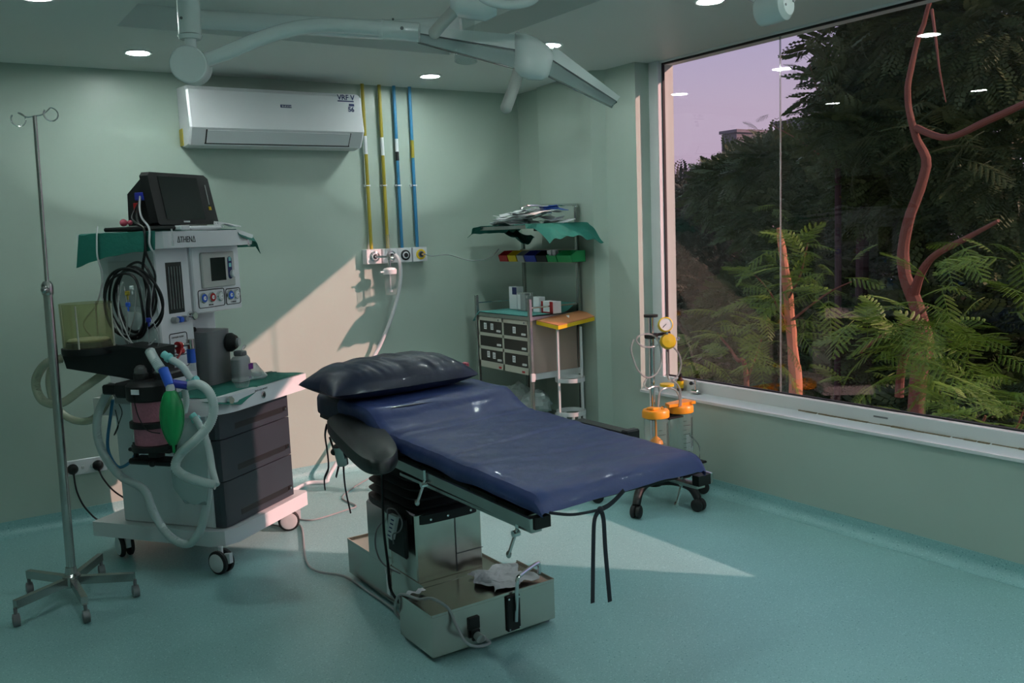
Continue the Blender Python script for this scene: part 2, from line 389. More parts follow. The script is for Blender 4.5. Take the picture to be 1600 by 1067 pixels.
# downlights
def downlight(x, y, z, lab):
    t = thing('ceiling_downlight', lab, 'ceiling light', (x, y, z), 0, 'recessed round ceiling downlights')
    MB().lathe((x, y, z+.004), (0, 0, -1), [(.050, .0), (.072, .0), (.074, .006), (.066, .012), (.058, .010)]).build('trim_ring', 'upvc', t)
    MB().cyl((x, y, z-.002), (x, y, z-.006), .056, seg=24).build('diffuser', 'lampface', t)
DL = [(.55, 4.15, 'round downlight cut by the top left corner of the photo'),
      (1.14, 5.13, 'round downlight left of the lamp arm above the air conditioner'),
      (2.93, 5.20, 'round downlight in front of the four gas pipes'),
      (3.07, 4.10, 'round downlight hidden above the operating lamp head'),
      (3.16, 3.0, 'round downlight near the top edge beside the window'),
      (.72, 1.75, 'added round downlight just before the ceiling tray, left'),  # unseen lamp, added to brighten the arm joint disc
      (2.45, .9, 'added round downlight just before the ceiling tray, right'),  # unseen lamp, put in to light the lamp head from the front
      (3.16, 1.6, 'round downlight beside the near end of the window'),
      (1.8, -.4, 'added round downlight behind the camera, over the middle'),  # added out of view as fill for surfaces turned to the camera
      (3.16, .3, 'round downlight behind the camera, to the right'),
      (.2, -1.2, 'added round downlight behind the camera, rear left'),  # rear row: unseen lamps added to lift the upper part of the room
      (1.8, -1.4, 'added round downlight behind the camera, rear middle'),
      (3.16, -1.2, 'added round downlight behind the camera, rear right')]
for x, y, l in DL: downlight(x, y, ZC, l)

# ================================================================ BACK WALL
# air conditioner
ac = thing('wall_air_conditioner', 'white split air conditioner indoor unit high on the back wall', 'air conditioner', (2.0, YB, 2.15))
ax0, ax1 = 1.46, 2.56
prof = [(5.665, 2.515), (5.50, 2.505), (5.465, 2.48), (5.435, 2.26), (5.50, 2.165), (5.60, 2.155), (5.665, 2.17)]
a = MB(); rr = []
for x, k in ((ax0, .965), (ax0+.012, 1.), (ax1-.012, 1.), (ax1, .965)):
    rr.append([(x, YB-.005-(YB-.005-y)*k, 2.34+(z-2.34)*k) for y, z in prof])
a.loft(rr); a.build('casing', 'white', ac, smooth=25)
def acpt(t, x): # point on the sloping outlet face
    return Vector((x, 5.435+(5.50-5.435)*t-.0015, 2.26+(2.165-2.26)*t))
fl = MB(); fl.prism([acpt(.14, 1.56), acpt(.14, 2.46), acpt(.86, 2.46), acpt(.86, 1.56)], (0, -.003, -.002)); fl.build('air_flap', 'white', ac)
gp = MB()
for q in ([acpt(.86, 1.55), acpt(.86, 2.47), acpt(.93, 2.47), acpt(.93, 1.55)], [acpt(.1, 1.552), acpt(.1, 1.56), acpt(.93, 1.56), acpt(.93, 1.552)], [acpt(.1, 2.46), acpt(.1, 2.466), acpt(.93, 2.466), acpt(.93, 2.46)]):
    gp.prism(q, (0, -.001, -.001))
gp.build('flap_gap', 'inkblack', ac)
def acf(x, z): return Vector((x, 5.4355+(z-2.26)*(5.465-5.435)/.22-.001, z))
lg = MB(); lg.prism([acf(2.015, 2.395), acf(2.085, 2.395), acf(2.085, 2.413), acf(2.015, 2.413)], (0, -.0015, 0)); lg.build('logo_plate', 'ink', ac)
text('logo_lettering', 'BLUE STAR', .013, acf(2.022, 2.399)+Vector((0, -.003, 0)), (1, 0, 0), (0, -1, 0), 'paper', ac)
text('range_lettering', 'VRF V', .046, acf(2.395, 2.462)+Vector((0, -.001, 0)), (1, 0, 0), (0, -1, .08), 'ink', ac, bold=.0006)
lu = MB(); lu.prism([acf(2.395, 2.45), acf(2.505, 2.45), acf(2.505, 2.457), acf(2.395, 2.457)], (0, -.0015, 0)); lu.build('lettering_underline', 'ink', ac)
lu = MB(); lu.prism([acf(2.47, 2.423), acf(2.505, 2.423), acf(2.505, 2.438), acf(2.47, 2.438)], (0, -.0015, 0)); lu.build('small_emblem', 'ink', ac)
text('capacity_number', '56', .042, acf(2.460, 2.388)+Vector((0, -.001, 0)), (1, 0, 0), (0, -1, .08), 'ink', ac, bold=.001)
MB().box(1.456, 1.462, 5.60, 5.668, 2.17, 2.27, .002).build('foam_seal', 'ochre', ac)

# gas pipes
px_ = [2.655, 2.779, 2.888, 3.008]
pn = [('ochre', 'yellow painted gas pipe, leftmost of the four above the outlets'), ('ochre', 'yellow painted gas pipe beside the blue pipes'),
      ('pipeblue', 'blue painted gas pipe with a black band, beside the yellow pipes'), ('pipeblue', 'blue painted gas pipe with a green band, rightmost of the four')]
for i, x in enumerate(px_):
    t = thing('gas_pipe', pn[i][1], 'pipe', (x, YB-.03, 1.5), 0, 'medical gas pipes on the back wall')
    MB().cyl((x, YB-.03, 1.50), (x, YB-.03, ZC), .0115, seg=14).build('pipe', pn[i][0], t)
    MB().cyl((x, YB-.03, 2.14-.02*i/3), (x, YB-.03, 2.26-.02*i/3), .0122, seg=14).build('band', ['paper', 'paper', 'paper', 'ochre'][i], t, 'white band' if i < 3 else 'yellow green band')
    if i == 2: MB().cyl((x, YB-.03, 2.10), (x, YB-.03, 2.16), .0126, seg=14).build('band', 'inkblack', t, 'black band')
    c = MB().box(x-.022, x+.022, YB-.012, YB, 1.925, 1.94, .002); c.ring((x, YB-.03, 1.932), (0, 0, 1), .014, .004, 16, 6); c.box(x-.004, x+.02, YB-.034, YB-.024, 1.926, 1.938)
    c.build('clamp', 'white', t)
# outlet boxes
ol = ['white gas outlet box holding the flowmeter bottle, leftmost', 'white gas outlet box with a white hose plugged in', 'white gas outlet box with an empty black socket', 'white gas outlet box with yellow ring, rightmost of four']
for i, x in enumerate(px_):
    t = thing('gas_outlet', ol[i], 'gas outlet', (x, YB, 1.41), 0, 'medical gas outlet boxes')
    MB().box(x-.056, x+.056, YB-.065, YB, 1.405, 1.505, .004).build('box', 'white', t)
    r = MB(); r.lathe((x+.005, YB-.065, 1.455), (0, -1, 0), [(.036, 0), (.036, .005), (.030, .008), (.024, .008)])
    r.build('ring', ['chrome', 'chrome', 'inkblack', 'yellow'][i], t)
    MB().lathe((x+.005, YB-.065, 1.455), (0, -1, 0), [(.024, 0), (.024, .008), (.022, .010)]).build('ring_insert', ['paper', 'paper', 'white', 'greyplastic'][i], t)
    MB().cyl((x+.005, YB-.066, 1.455), (x+.005, YB-.078, 1.455), .016, seg=16).build('socket', 'inkblack', t)
    if i != 2:
        MB().cyl((x+.005, YB-.078, 1.455), (x+.005, YB-.115, 1.455), .009, .007, seg=12).build('nozzle', 'chrome', t)
# flowmeter with humidifier bottle
fmx = 2.725; fy_ = 5.52
t = thing('oxygen_flowmeter', 'clear flowmeter with humidifier bottle plugged into the leftmost outlet', 'flowmeter', (fmx, fy_, 1.2))
MB().cyl((fmx, fy_, 1.43), (fmx, fy_, 1.60), .012, seg=12).build('flow_tube', 'clearp', t)
MB().cyl((2.66, 5.56, 1.455), (fmx, fy_, 1.45), .008).cyl((fmx, fy_, 1.36), (fmx, fy_, 1.47), .011).ball((fmx+.012, fy_-.02, 1.44), .017).build('valve_body', 'chrome', t)
MB().lathe((fmx, fy_, 1.335), (0, 0, 1), [(.044, 0), (.046, .006), (.046, .03), (.036, .04), (.012, .045)]).cyl((fmx-.03, fy_, 1.35), (fmx-.075, fy_-.01, 1.352), .006).build('bottle_cap', 'white', t)
MB().lathe((fmx, fy_, 1.195), (0, 0, 1), [(.036, 0), (.039, .006), (.040, .14)]).build('bottle', 'clearp', t)
MB().cyl((fmx, fy_, 1.225), (fmx, fy_, 1.335), .005).cyl((fmx, fy_, 1.215), (fmx, fy_, 1.23), .012).build('dip_tube', 'white', t)
# white hose from second outlet down behind the table
hp = [fy(617, 397, 5.55), fy(624, 408, 5.53), fy(626, 430, 5.54), fy(622, 460, 5.56), fy(612, 495, 5.58), fy(600, 525, 5.60), fy(590, 547, 5.61)]
hp += [Vector((2.50, 5.60, .62)), Vector((2.40, 5.55, .30)), Vector((2.2, 5.5, .05)), fz(530, 700, .016)+Vector((0, .1, 0)), fz(495, 722, .02), fz(465, 745, .02), fz(440, 752, .03)]
hp[-4:] = [Vector((2.15, 5.45, .02)), Vector((2.05, 5.50, .018)), Vector((1.93, 5.42, .018)), Vector((1.75, 5.30, .018))]
tag(MB().tube(hp, .0125, 10, 8).build('oxygen_hose', 'white'), 'white gas hose hanging from second outlet down to the floor', 'hose')
# thin clear line from rightmost outlet to the trolley
hp = [Vector((3.013, 5.55, 1.455)), Vector((3.06, 5.52, 1.44)), fy(700, 398, 5.5), fy(735, 407, 5.45), fy(765, 403, 5.4), Vector((3.50, 5.35, 1.47))]
tag(MB().tube(hp, .0035, 6, 8).build('thin_air_line', 'tubing'), 'thin grey tube sagging from rightmost gas outlet to the trolley', 'tube')
# socket plate with two black plugs
t = thing('socket_plate', 'white wall socket plate with two black plugs, low on back wall', 'socket', (.78, YB, .28))
MB().box(.665, .885, YB-.012, YB, .285, .375, .004).build('plate', 'white', t)
for x in (.755, .805): MB().box(x-.008, x+.008, YB-.017, YB-.012, .318, .335, .002).build('rocker_switch', 'offwhite', t)
for k, (x, pth, lab) in enumerate(((.700, [(.700, 5.63, .30), (.705, 5.60, .20), (.74, 5.56, .10), (.82, 5.50, .02), (1.0, 5.42, .012), (1.15, 5.30, .012)], 'black plug in the left half of the socket plate, cable to the floor'),
                              (.835, [(.835, 5.63, .30), (.85, 5.60, .25), (.90, 5.57, .17), (1.0, 5.55, .08), (1.08, 5.52, .02), (1.2, 5.35, .012)], 'black plug in the right half of the socket plate, cable to the floor'))):
    q = thing('power_plug', lab, 'plug', (x, YB-.03, .30))
    MB().lathe((x, YB-.012, .325), (0, -1, 0), [(.030, 0), (.030, .012), (.020, .030), (.012, .034)], 16).cyl((x, YB-.035, .33), (x, YB-.040, .295), .011, .007, 10).build('plug_body', 'black', q)
    MB().tube(pth, .005, 8, 6).build('cable', 'black', q)
# white plate on the right wall beside suction jars
tag(MB().box(XR-.008, XR, 3.855, 3.905, .22, .32, .002).build('wall_plate', 'white'), 'small white plate low on the window wall behind the suction jars', 'plate')

# ================================================================ IV POLE
iv = thing('drip_stand', 'stainless steel drip stand on five castors at the left edge', 'drip stand', (.497, 4.40, 0))
cx, cy = .497, 4.40
tp = Vector((.535, 4.40, 2.16))
MB().cyl((cx, cy, .08), (.517, 4.40, 1.42), .0195, seg=18).build('lower_tube', 'steel', iv)
MB().cyl((.517, 4.40, 1.42), tp, .0085, seg=12).build('upper_rod', 'steel', iv)
MB().lathe((.5165, 4.40, 1.395), (0, 0, 1), [(.022, 0), (.024, .01), (.024, .045), (.014, .06)]).cyl((.52, 4.385, 1.42), (.50, 4.34, 1.42), .007).ball((.498, 4.335, 1.42), .016).build('height_clamp', 'steel', iv)
for sx in (-1, 1):
    c = Vector((tp.x+sx*.062, tp.y-.01*sx, tp.z+.012*sx-.004)); h = MB()
    h.tube([tp, tp.lerp(c, .5)+Vector((0, 0, .003)), c+Vector((0, 0, .028))], .003, 6, 5)
    h.tube([c+Vector((.028*math.sin(a)*1., 0, .028*math.cos(a))) for a in [2*PI*.86*k/16 for k in range(17)]], .003, 6)
    h.build('hook', 'chrome', iv)
MB().lathe((cx, cy, .075), (0, 0, 1), [(.036, 0), (.038, .01), (.038, .05), (.026, .06), (.022, .09)]).build('hub', 'steel', iv)
tips = [Vector((.255, 4.266, 0)), Vector((.505, 4.111, 0)), Vector((.738, 4.273, 0)), Vector((.345, 4.64, 0)), Vector((.66, 4.66, 0))]
for p in tips:
    d = (Vector((p.x, p.y, 0))-Vector((cx, cy, 0))); n = Vector((-d.y, d.x, 0)).normalized()*.014; up = Vector((0, 0, .036))
    a0 = Vector((cx, cy, .085)); a1 = Vector((p.x, p.y, .078))
    l = MB(); l.prism([a0-n, a0+n, a1+n*.9, a1-n*.9], up); l.build('leg', 'steel', iv)
    w_ = MB(); w_.cyl((p.x, p.y, .05), (p.x, p.y, .082), .008, seg=10); w_.lathe((p.x, p.y, .028)+Vector(()) if False else (p.x-.016, p.y, .028), (1, 0, 0), [(.014, 0), (.027, .003), (.028, .016), (.027, .029), (.014, .032)], 18)
    w_.build('castor', 'greyplastic', iv)

# ================================================================ ANAESTHESIA TROLLEY (local frame: u right, v back)
MF = Frame(1.12, 4.26, 36.5)
def ml(u, v, z): return MF.M @ Vector((u, v, z))
an = thing('anaesthesia_machine', 'white anaesthesia workstation on castors with charcoal drawers and breathing hoses', 'medical machine', (1.12, 4.26, 0), 36.5)
# chassis
ch = MB(MF); ch.prism([(.16, -.0, .12), (.78, -.0, .12), (.80, .02, .12), (.80, .82, .12), (.06, .82, .12), (.06, .10, .12), (.09, .03, .12)], (0, 0, .075))
ch.build('base_plate', 'white', an)
def castor(u, v, yaw, nm='castor'):
    c = Vector((u, v, .058)); a = math.radians(yaw); ax = Vector((math.cos(a), math.sin(a), 0)); f = MB(MF)
    for s in (-1, 1):
        f.lathe(c+ax*(.010*s), ax*s, [(.044, 0), (.056, .002), (.058, .006), (.058, .018), (.050, .024), (.046, .024)], 26)
    o = f.build(nm, 'blackrub', an)
    for s in (-1, 1): MB(MF).lathe(c+ax*(.032*s), ax*s, [(.046, 0), (.046, .003), (.040, .006), (.010, .004)], 24).build('wheel_disc', 'offwhite', o)
    p = Vector((-ax.y, ax.x, 0))
    k = MB(MF); k.prism([c+ax*.011-p*.02+Vector((0, 0, -.01)), c-ax*.011-p*.02+Vector((0, 0, -.01)), c-ax*.011-p*.066+Vector((0, 0, 0)), c+ax*.011-p*.066], (0, 0, .05))
    k.cyl(c, c+Vector((0, 0, .075)), .012, seg=10); k.build('fork', 'white', o)
castor(.05, .03, -8); castor(.13, .69, -30); castor(.69, .07, 35); castor(.72, .74, 10)
# drawer cabinet
MB(MF).box(.11, .71, .10, .66, .195, .78, .006).build('cabinet_body', 'white', an)
dz = [(.20, .425), (.43, .635), (.64, .77)]
for z0, z1 in dz[::-1]:
    d = MB(MF); pr_ = [(.118, .10), (.118, .062), (.130, .045), (.16, .036), (.705, .036), (.71, .045), (.71, .10)]
    d.prism([(u, v, z0) for u, v in pr_], (0, 0, z1-z0)); o = d.build('drawer', 'charcoal', an)
    s = MB(MF); zz = z1-.032 if z0 < .6 else z0+.018
    zz = z0+.03 if z0 > .21 else z0+.03
    s.box(.24, .655, .0345, .037, zz, zz+.030, .004); s.build('grip_recess', 'inkblack', o)
    l = MB(MF); l.box(.655, .69, .032, .040, zz+.004, zz+.030, .004); l.build('latch', 'black', o)
    l = MB(MF); l.cyl((.672, .033, zz+.016), (.672, .027, zz+.016), .006, seg=10); l.build('latch_button', 'chrome', o)
# worktop slab with rounded front left corner
wp = [(.80, -.03), (.80, .66), (-.02, .66), (-.02, .22)]+[(.20-.22*math.cos(t), .19-.22*math.sin(t)) for t in [PI/2*k/8 for k in range(9)]]
wt = MB(MF); wt.prism([(u, v, .775) for u, v in wp], (0, 0, .085)); wt.build('worktop', 'white', an, smooth=40)
k = MB(MF); k.lathe((.40, -.03, .815), (0, -1, 0), [(.018, 0), (.018, .003), (.013, .004)]); k.build('worktop_socket', 'chrome', an)
k = MB(MF); k.lathe((.40, -.034, .815), (0, -1, 0), [(.011, 0), (.009, .001)]); k.build('socket_hole', 'inkblack', an)
k = MB(MF); k.lathe((.14, -.022, .835), (-.15, -1, 0), [(.022, 0), (.022, .006), (.016, .014), (.008, .014)]); k.build('gas_outlet_port', 'chrome', an)
text('worktop_lettering', 'FRESH GAS OUTLET', .012, ml(.33, -.0315, .842), MF.M.to_3x3() @ Vector((1, 0, 0)), MF.M.to_3x3() @ Vector((0, -1, 0)), 'greyplastic', an)
# tower
MB(MF).box(.08, .322, .30, .64, .86, 1.575, .006).build('tower_column', 'white', an)
MB(MF).box(.322, .70, .46, .64, .86, 1.25, .004).build('tower_back', 'white', an)
MB(MF).box(.325, .712, .285, .64, 1.235, 1.575, .006).build('gauge_head', 'white', an)
MB(MF).box(.074, .081, .40, .58, 1.30, 1.52, .002).build('side_cover', 'offwhite', an)
FV = MF.M.to_3x3() @ Vector((0, -1, 0)); FU = MF.M.to_3x3() @ Vector((1, 0, 0))
def plate(pxs, v, th, name, mat, parent=an, label=None):
    pts = [MF.at(x, y, v=v) for x, y in pxs]
    m = MB(MF); m.prism(pts, (0, -th, 0)); return m.build(name, mat, parent, label)
def rim(u0, u1, z0, z1, v, name, r=.0025, mat='inkblack'):
    m = MB(MF); c = .012; pts = []
    for (cx_, cz_, a0) in ((u0+c, z0+c, PI), (u1-c, z0+c, 1.5*PI), (u1-c, z1-c, 0), (u0+c, z1-c, .5*PI)):
        for k in range(4): t = a0+PI/2*k/3; pts.append((cx_+c*math.cos(t), v, cz_+c*math.sin(t)))
    m.tube(pts, r, 4, closed=True); return m.build(name, mat, an)
# flowmeter window
p0 = MF.at(258, 413, v=.3); p1 = MF.at(292, 488, v=.3); fu0, fu1, fz1, fz0 = .148, .262, 1.505, 1.255
MB(MF).box(fu0, fu1, .2985, .3005, fz0, fz1).build('flowmeter_window', 'screen', an)
m = MB(MF)
for k in range(5): m.cyl((fu0+.018+k*.02, .2975, fz0+.02), (fu0+.018+k*.02, .2975, fz1-.02), .0028, seg=8)
m.build('flow_tubes', 'tubing', an)
for k, mt in enumerate(('midgrey', 'blue', 'midgrey')):
    MB(MF).lathe((.17+k*.036, .30, 1.222), (0, -1, 0), [(.016, 0), (.016, .018), (.013, .03), (.004, .031)], 12).build('flow_knob', mt, an)
m = MB(MF); m.lathe((.297, .30, 1.232), (0, -1, 0), [(.022, 0), (.022, .03), (.018, .036), (.006, .036)], 20); m.build('flow_knob', 'chrome', an, 'largest knob, metallic')
# oxygen sensor label frame
rim(.135, .262, 1.06, 1.155, .2995, 'label_frame'); rim(.135, .262, .985, 1.045, .2995, 'label_frame')
text('panel_lettering', 'OXYGEN FLUSH', .012, ml(.15, .2985, 1.132), FU, FV, 'inkblack', an)
# ventilator display
m = MB(MF); m.box(.385, .655, .272, .286, 1.36, 1.545, .006); m.build('display_bezel', 'panelgrey', an)
MB(MF).box(.452, .572, .270, .2725, 1.395, 1.515).build('display_screen', 'screen', an)
m = MB(MF); m.lathe((.61, .272, 1.50), (0, -1, 0), [(.017, 0), (.017, .002), (.0, .002)]); m.lathe((.61, .272, 1.415), (0, -1, 0), [(.017, 0), (.017, .002), (.0, .002)]); m.box(.593, .627, .270, .2722, 1.415, 1.50)
m.build('key_pad', 'ink', an)
for z in (1.502, 1.470): MB(MF).box(.600, .620, .268, .2702, z-.009, z+.012, .003).build('key', 'teal', an)
MB(MF).lathe((.622, .270, 1.425), (0, -1, 0), [(.020, 0), (.020, .016), (.017, .020), (.004, .020)]).build('control_knob', 'white', an)
# gauges
rim(.352, .562, 1.262, 1.352, .2835, 'label_frame'); rim(.575, .698, 1.262, 1.345, .2835, 'label_frame')
for u, mt in ((.388, 'blue'), (.455, 'red'), (.522, 'offwhite'), (.607, 'blue'), (.660, 'offwhite')):
    g_ = MB(MF).lathe((u, .285, 1.312), (0, -1, 0), [(.027, 0), (.027, .008), (.0235, .012), (.0215, .012)]).build('gauge', 'chrome', an)
    MB(MF).lathe((u, .2728, 1.312), (0, -1, 0), [(.0215, 0), (.0205, .002), (0.0, .002)]).build('gauge_ring', mt, g_)
    MB(MF).lathe((u, .2707, 1.312), (0, -1, 0), [(.0105, 0), (.0105, .001), (0., .001)]).build('gauge_face', 'paper', g_)
    MB(MF).box(u-.001, u+.009, .2688, .2696, 1.311, 1.314).build('needle', 'inkblack', g_)
text('panel_lettering', 'PIPELINE', .010, ml(.43, .2835, 1.270), FU, FV, 'inkblack', an)
text('panel_lettering', 'CYLINDER', .010, ml(.612, .2835, 1.270), FU, FV, 'inkblack', an)
# top shelf
tp_ = [(-.02, .22), (.02, .19), (.60, .19), (.90, .33), (.92, .36), (.92, .66), (-.02, .66)]
m = MB(MF); lo = [Vector((u, v, 1.575)) for u, v in tp_]; hi = [Vector((u+(.02 if u > .7 else 0), v, 1.655 if u < .7 else 1.628)) for u, v in tp_]
m.loft([lo, hi]); m.build('top_shelf', 'white', an, smooth=20)
text('brand_lettering', 'ΔTHENΔ', .042, ml(.115, .1885, 1.600), FU, FV, 'inkblack', an, sx=.80)
m = MB(MF); m.tube([(.74, .262, 1.60), (.745, .242, 1.60), (.745, .242, 1.575), (.76, .242, 1.57)], .004, 6, 4); m.build('hook', 'chrome', an)
# vaporiser
vp = thing('vaporiser', 'dark grey anaesthetic vaporiser with black dial on the green-covered worktop', 'vaporiser', ml(.42, .33, .862))
m = MB(MF); pts = [(.335, .455), (.335, .27)]+[(.335+.04-.04*math.cos(t), .25-.04*math.sin(t)+.02) for t in [PI/2*k/5 for k in range(1, 6)]]+[(.50, .23), (.53, .25), (.54, .28), (.54, .455)]
m.prism([(u, v, .866) for u, v in pts], (0, 0, .275)); m.build('body', 'greyplastic', vp, smooth=50)
MB(MF).lathe((.50, .235, 1.07), (.3, -1, 0), [(.050, 0), (.050, .02), (.040, .035), (.034, .045), (.012, .046)], 26).build('dial', 'black', vp)
MB(MF).box(.325, .38, .33, .42, 1.141, 1.165, .006).build('locking_lever', 'black', vp)
MB(MF).lathe((.503, .225, 1.07), (.3, -1, 0), [(.02, .035), (.022, .050), (.0, .050)], 16).build('dial_centre', 'midgrey', vp)
# filling bottle and clear mask on worktop
bt = thing('grey_bottle', 'grey plastic bottle with purple label in front of the vaporiser', 'bottle', ml(.49, .16, .866))
m = MB(MF); m.loft([[Vector((.49+a*math.copysign(abs(math.cos(t))**.5, math.cos(t)), .16+b*math.copysign(abs(math.sin(t))**.5, math.sin(t)), z)) for t in [2*PI*k/20 for k in range(20)]] for a, b, z in ((.052, .034, .868), (.054, .036, .875), (.052, .034, .985), (.040, .026, 1.0), (.026, .02, 1.002))])
m.build('body', 'midgrey', bt)
MB(MF).box(.468, .516, .132, .188, 1.0, 1.028, .006).build('cap', 'greyplastic', bt)
MB(MF).box(.508, .545, .124, .15, .925, .955).build('label', 'purple', bt)
MB(MF).tube([(.505, .16, 1.028), (.53, .16, 1.05), (.545, .16, 1.045), (.525, .16, 1.03)], .0015, 5, 5).build('wire_loop', 'chrome', bt)
m = MB(MF)
m.loft([[Vector((.60+(.085-.065*s)*math.cos(t)*(1.15-.1*s), .17+(.06-.035*s)*math.sin(t), .870+.075*s)) for t in [2*PI*k/18 for k in range(18)]] for s in (0, .15, .4, .7, 1)], caps=False)
m.ring((.60, .17, .874), (0, 0, 1), .068, .010, 24, 6)
tag(m.build('face_mask', 'bag'), 'clear cushioned face mask lying beside the grey bottle', 'mask')
# small cup and scissors
m = MB(MF); m.lathe((.30, .02, .872), (0, 0, 1), [(.03, 0), (.045, .035), (.055, .045), (.05, .045)], 20)
tag(m.build('plastic_dish', 'clearp'), 'small clear plastic dish at the front of the green cloth', 'dish')
sc = MB(MF)
sc.tube([(.66, .20, .874), (.70, .16, .876), (.74, .115, .875)], .003, 6, 3); sc.tube([(.65, .155, .874), (.70, .16, .878), (.755, .155, .875)], .003, 6, 3)
sc.ring((.645, .205, .874), (0, 0, 1), .013, .003, 14, 5); sc.ring((.635, .155, .874), (0, 0, 1), .013, .003, 14, 5)
tag(sc.build('scissors', 'steel'), 'steel scissors lying on the green cloth near its back edge', 'scissors')
# green cloth on worktop
def cloth_wt(a, b):
    u = .03+a*.80; v = -.015+b*.44
    x = max(0, .14-a)*1.6
    z = .8635+.0018*noise.noise(Vector((u*14, v*14, 0)))
    if u > .803: z -= (u-.803)*1.6+.0; u = .803+(u-.803)*.3
    if b < .09 and a < .42:
        k = (.09-b)/.09*(1-abs(a/.42-.45)*1.3); k = max(0, k); z -= .055*k; v -= .040*k
    if a < .25: v = max(v, .19-.20*math.sqrt(max(0, 1-((.20-u)/.22)**2))) if u < .2 and k_front(v) else v
    return MF.M @ Vector((u, v, z))
def k_front(v): return v > -.03
m = MB(); m.grid(cloth_wt, 60, 36, .0015); tag(m.build('green_cloth', 'drape'), 'dark green surgical cloth spread over the machine worktop', 'cloth')
# green cloth on the top shelf: left piece and right piece
def cl_left(a, b):
    u = -.115+a*.30; v = .185+b*.45-.25*max(0, -.02-u)*0
    z = 1.6585+.002*noise.noise(Vector((u*18, v*18, 3)))
    if v < .20 and u < .0: z -= .0
    if u < -.024:
        d = -.024-u; z -= d*(1.0+.75*b*b)+.006*noise.noise(Vector((v*14, 0, 2))); u = -.034-d*.12-d*.25*b
    return MF.M @ Vector((u, v, z))
m = MB(); m.grid(cl_left, 44, 44, .0016); tag(m.build('green_cloth', 'drape'), 'dark green cloth hanging over the left end of the top shelf', 'cloth')
def cl_right(a, b):
    u = .46+a*.53; v0 = .21 if u < .6 else min(.335, .19+(u-.6)*.467)+.012; v = v0-.03*(min(1, max(0, (u-.56)/.05)))+b*(.64-v0)
    top = 1.6585 if u < .6 else 1.6585-(u-.6)*.085
    z = top+.004*abs(noise.noise(Vector((u*14, v*14, 5))))
    if u > .93: z -= (u-.93)*1.1; u = .93+(u-.93)*.5
    if b < .10 and u > .6: z -= (.10-b)*.42; v -= .0*b
    return MF.M @ Vector((u, v, z))
m = MB(); m.grid(cl_right, 30, 30, .0016); tag(m.build('green_cloth', 'drape'), 'dark green cloth on the right wing of the top shelf', 'cloth')
# patient monitor
mo = thing('patient_monitor', 'black patient monitor tilted back on the top shelf', 'monitor', ml(.38, .42, 1.66))
u0, u1 = .165, .625
def mp(u, s, d): return Vector((u-.02*s, .33+s*.030+d, 1.690+s*.255))   # s up the tilted face, d depth
fr_ = [mp(u0+.02, 1, 0), mp(u0, .93, 0), mp(u0, .04, 0), mp(u0+.01, 0, 0), mp(u1-.01, 0, 0), mp(u1, .03, 0), mp(u1-.012, .93, 0), mp(u1-.04, 1, 0)]
m = MB(MF); bk = [p+Vector((0, .05, 0)) for p in fr_]; m.loft([fr_, bk]); m.build('front_housing', 'black', mo, smooth=30)
b0 = [mp(u0+.03, .95, .05), mp(u0+.01, .02, .05), mp(u1-.05, .02, .05), mp(u1-.07, .95, .05)]
b1 = [mp(u0+.06, .62, .20), mp(u0+.04, .0, .22), mp(u1-.10, .0, .22), mp(u1-.12, .62, .20)]
m = MB(MF); m.loft([b0, b1]); m.build('rear_housing', 'black', mo, smooth=20)
m = MB(MF); m.prism([mp(u0+.065, .93, -.001), mp(u0+.065, .10, -.001), mp(u1-.105, .10, -.001), mp(u1-.105, .93, -.001)], (0, -.0015, 0)); m.build('screen', 'screen', mo)
m = MB(MF); m.prism([mp(u1-.052, .80, -.001), mp(u1-.052, .40, -.001), mp(u1-.046, .40, -.001), mp(u1-.046, .80, -.001)], (0, -.002, 0)); m.build('button_strip', 'midgrey', mo)
m = MB(MF); m.prism([mp(u1-.058, .36, -.001), mp(u1-.058, .29, -.001), mp(u1-.040, .29, -.001), mp(u1-.040, .36, -.001)], (0, -.003, 0)); m.build('alarm_button', 'yellow', mo)
m = MB(MF)
for k in range(5): m.box(.345+k*.0095, .352+k*.0095, .327, .3285, 1.700, 1.708)
m.build('maker_mark', 'paper', mo)
MB(MF).box(u0+.03, u1-.08, .34, .56, 1.662, 1.688, .004).build('foot', 'black', mo)
m = MB(MF)
m.box(u0-.012, u0+.004, .40, .455, 1.81, 1.85, .004); m.build('cable_socket', 'royal', mo)
MB(MF).box(u0-.008, u0+.002, .43, .47, 1.755, 1.80, .003).build('cable_socket', 'red', mo)
# things lying before the monitor
MB_ = MB(MF).box(.185, .25, .215, .26, 1.6585, 1.683, .004); tag(MB_.build('white_box', 'white'), 'small white block in front of the monitor, left', 'box')
MB_ = MB(MF).box(.265, .50, .215, .25, 1.6585, 1.680, .008); tag(MB_.build('white_probe_case', 'white'), 'long white case in front of the monitor', 'case')
m = MB(MF)
for k in range(7): m.tube([(.48+.01*k, .24+.02*(k % 3), 1.672), (.56, .25+.01*k, 1.690+.002*k), (.63+.008*k, .22+.02*(k % 4), 1.672+.003*(k % 2))], .0035, 5, 4)
tag(m.build('white_strips', 'paper'), 'loose white paper strips right of the monitor', 'paper')
tag(MB(MF).box(-.02, .18, .24, .50, 1.662, 1.682, .006).build('black_tray', 'black'), 'flat black tray on the cloth left of the monitor', 'tray')
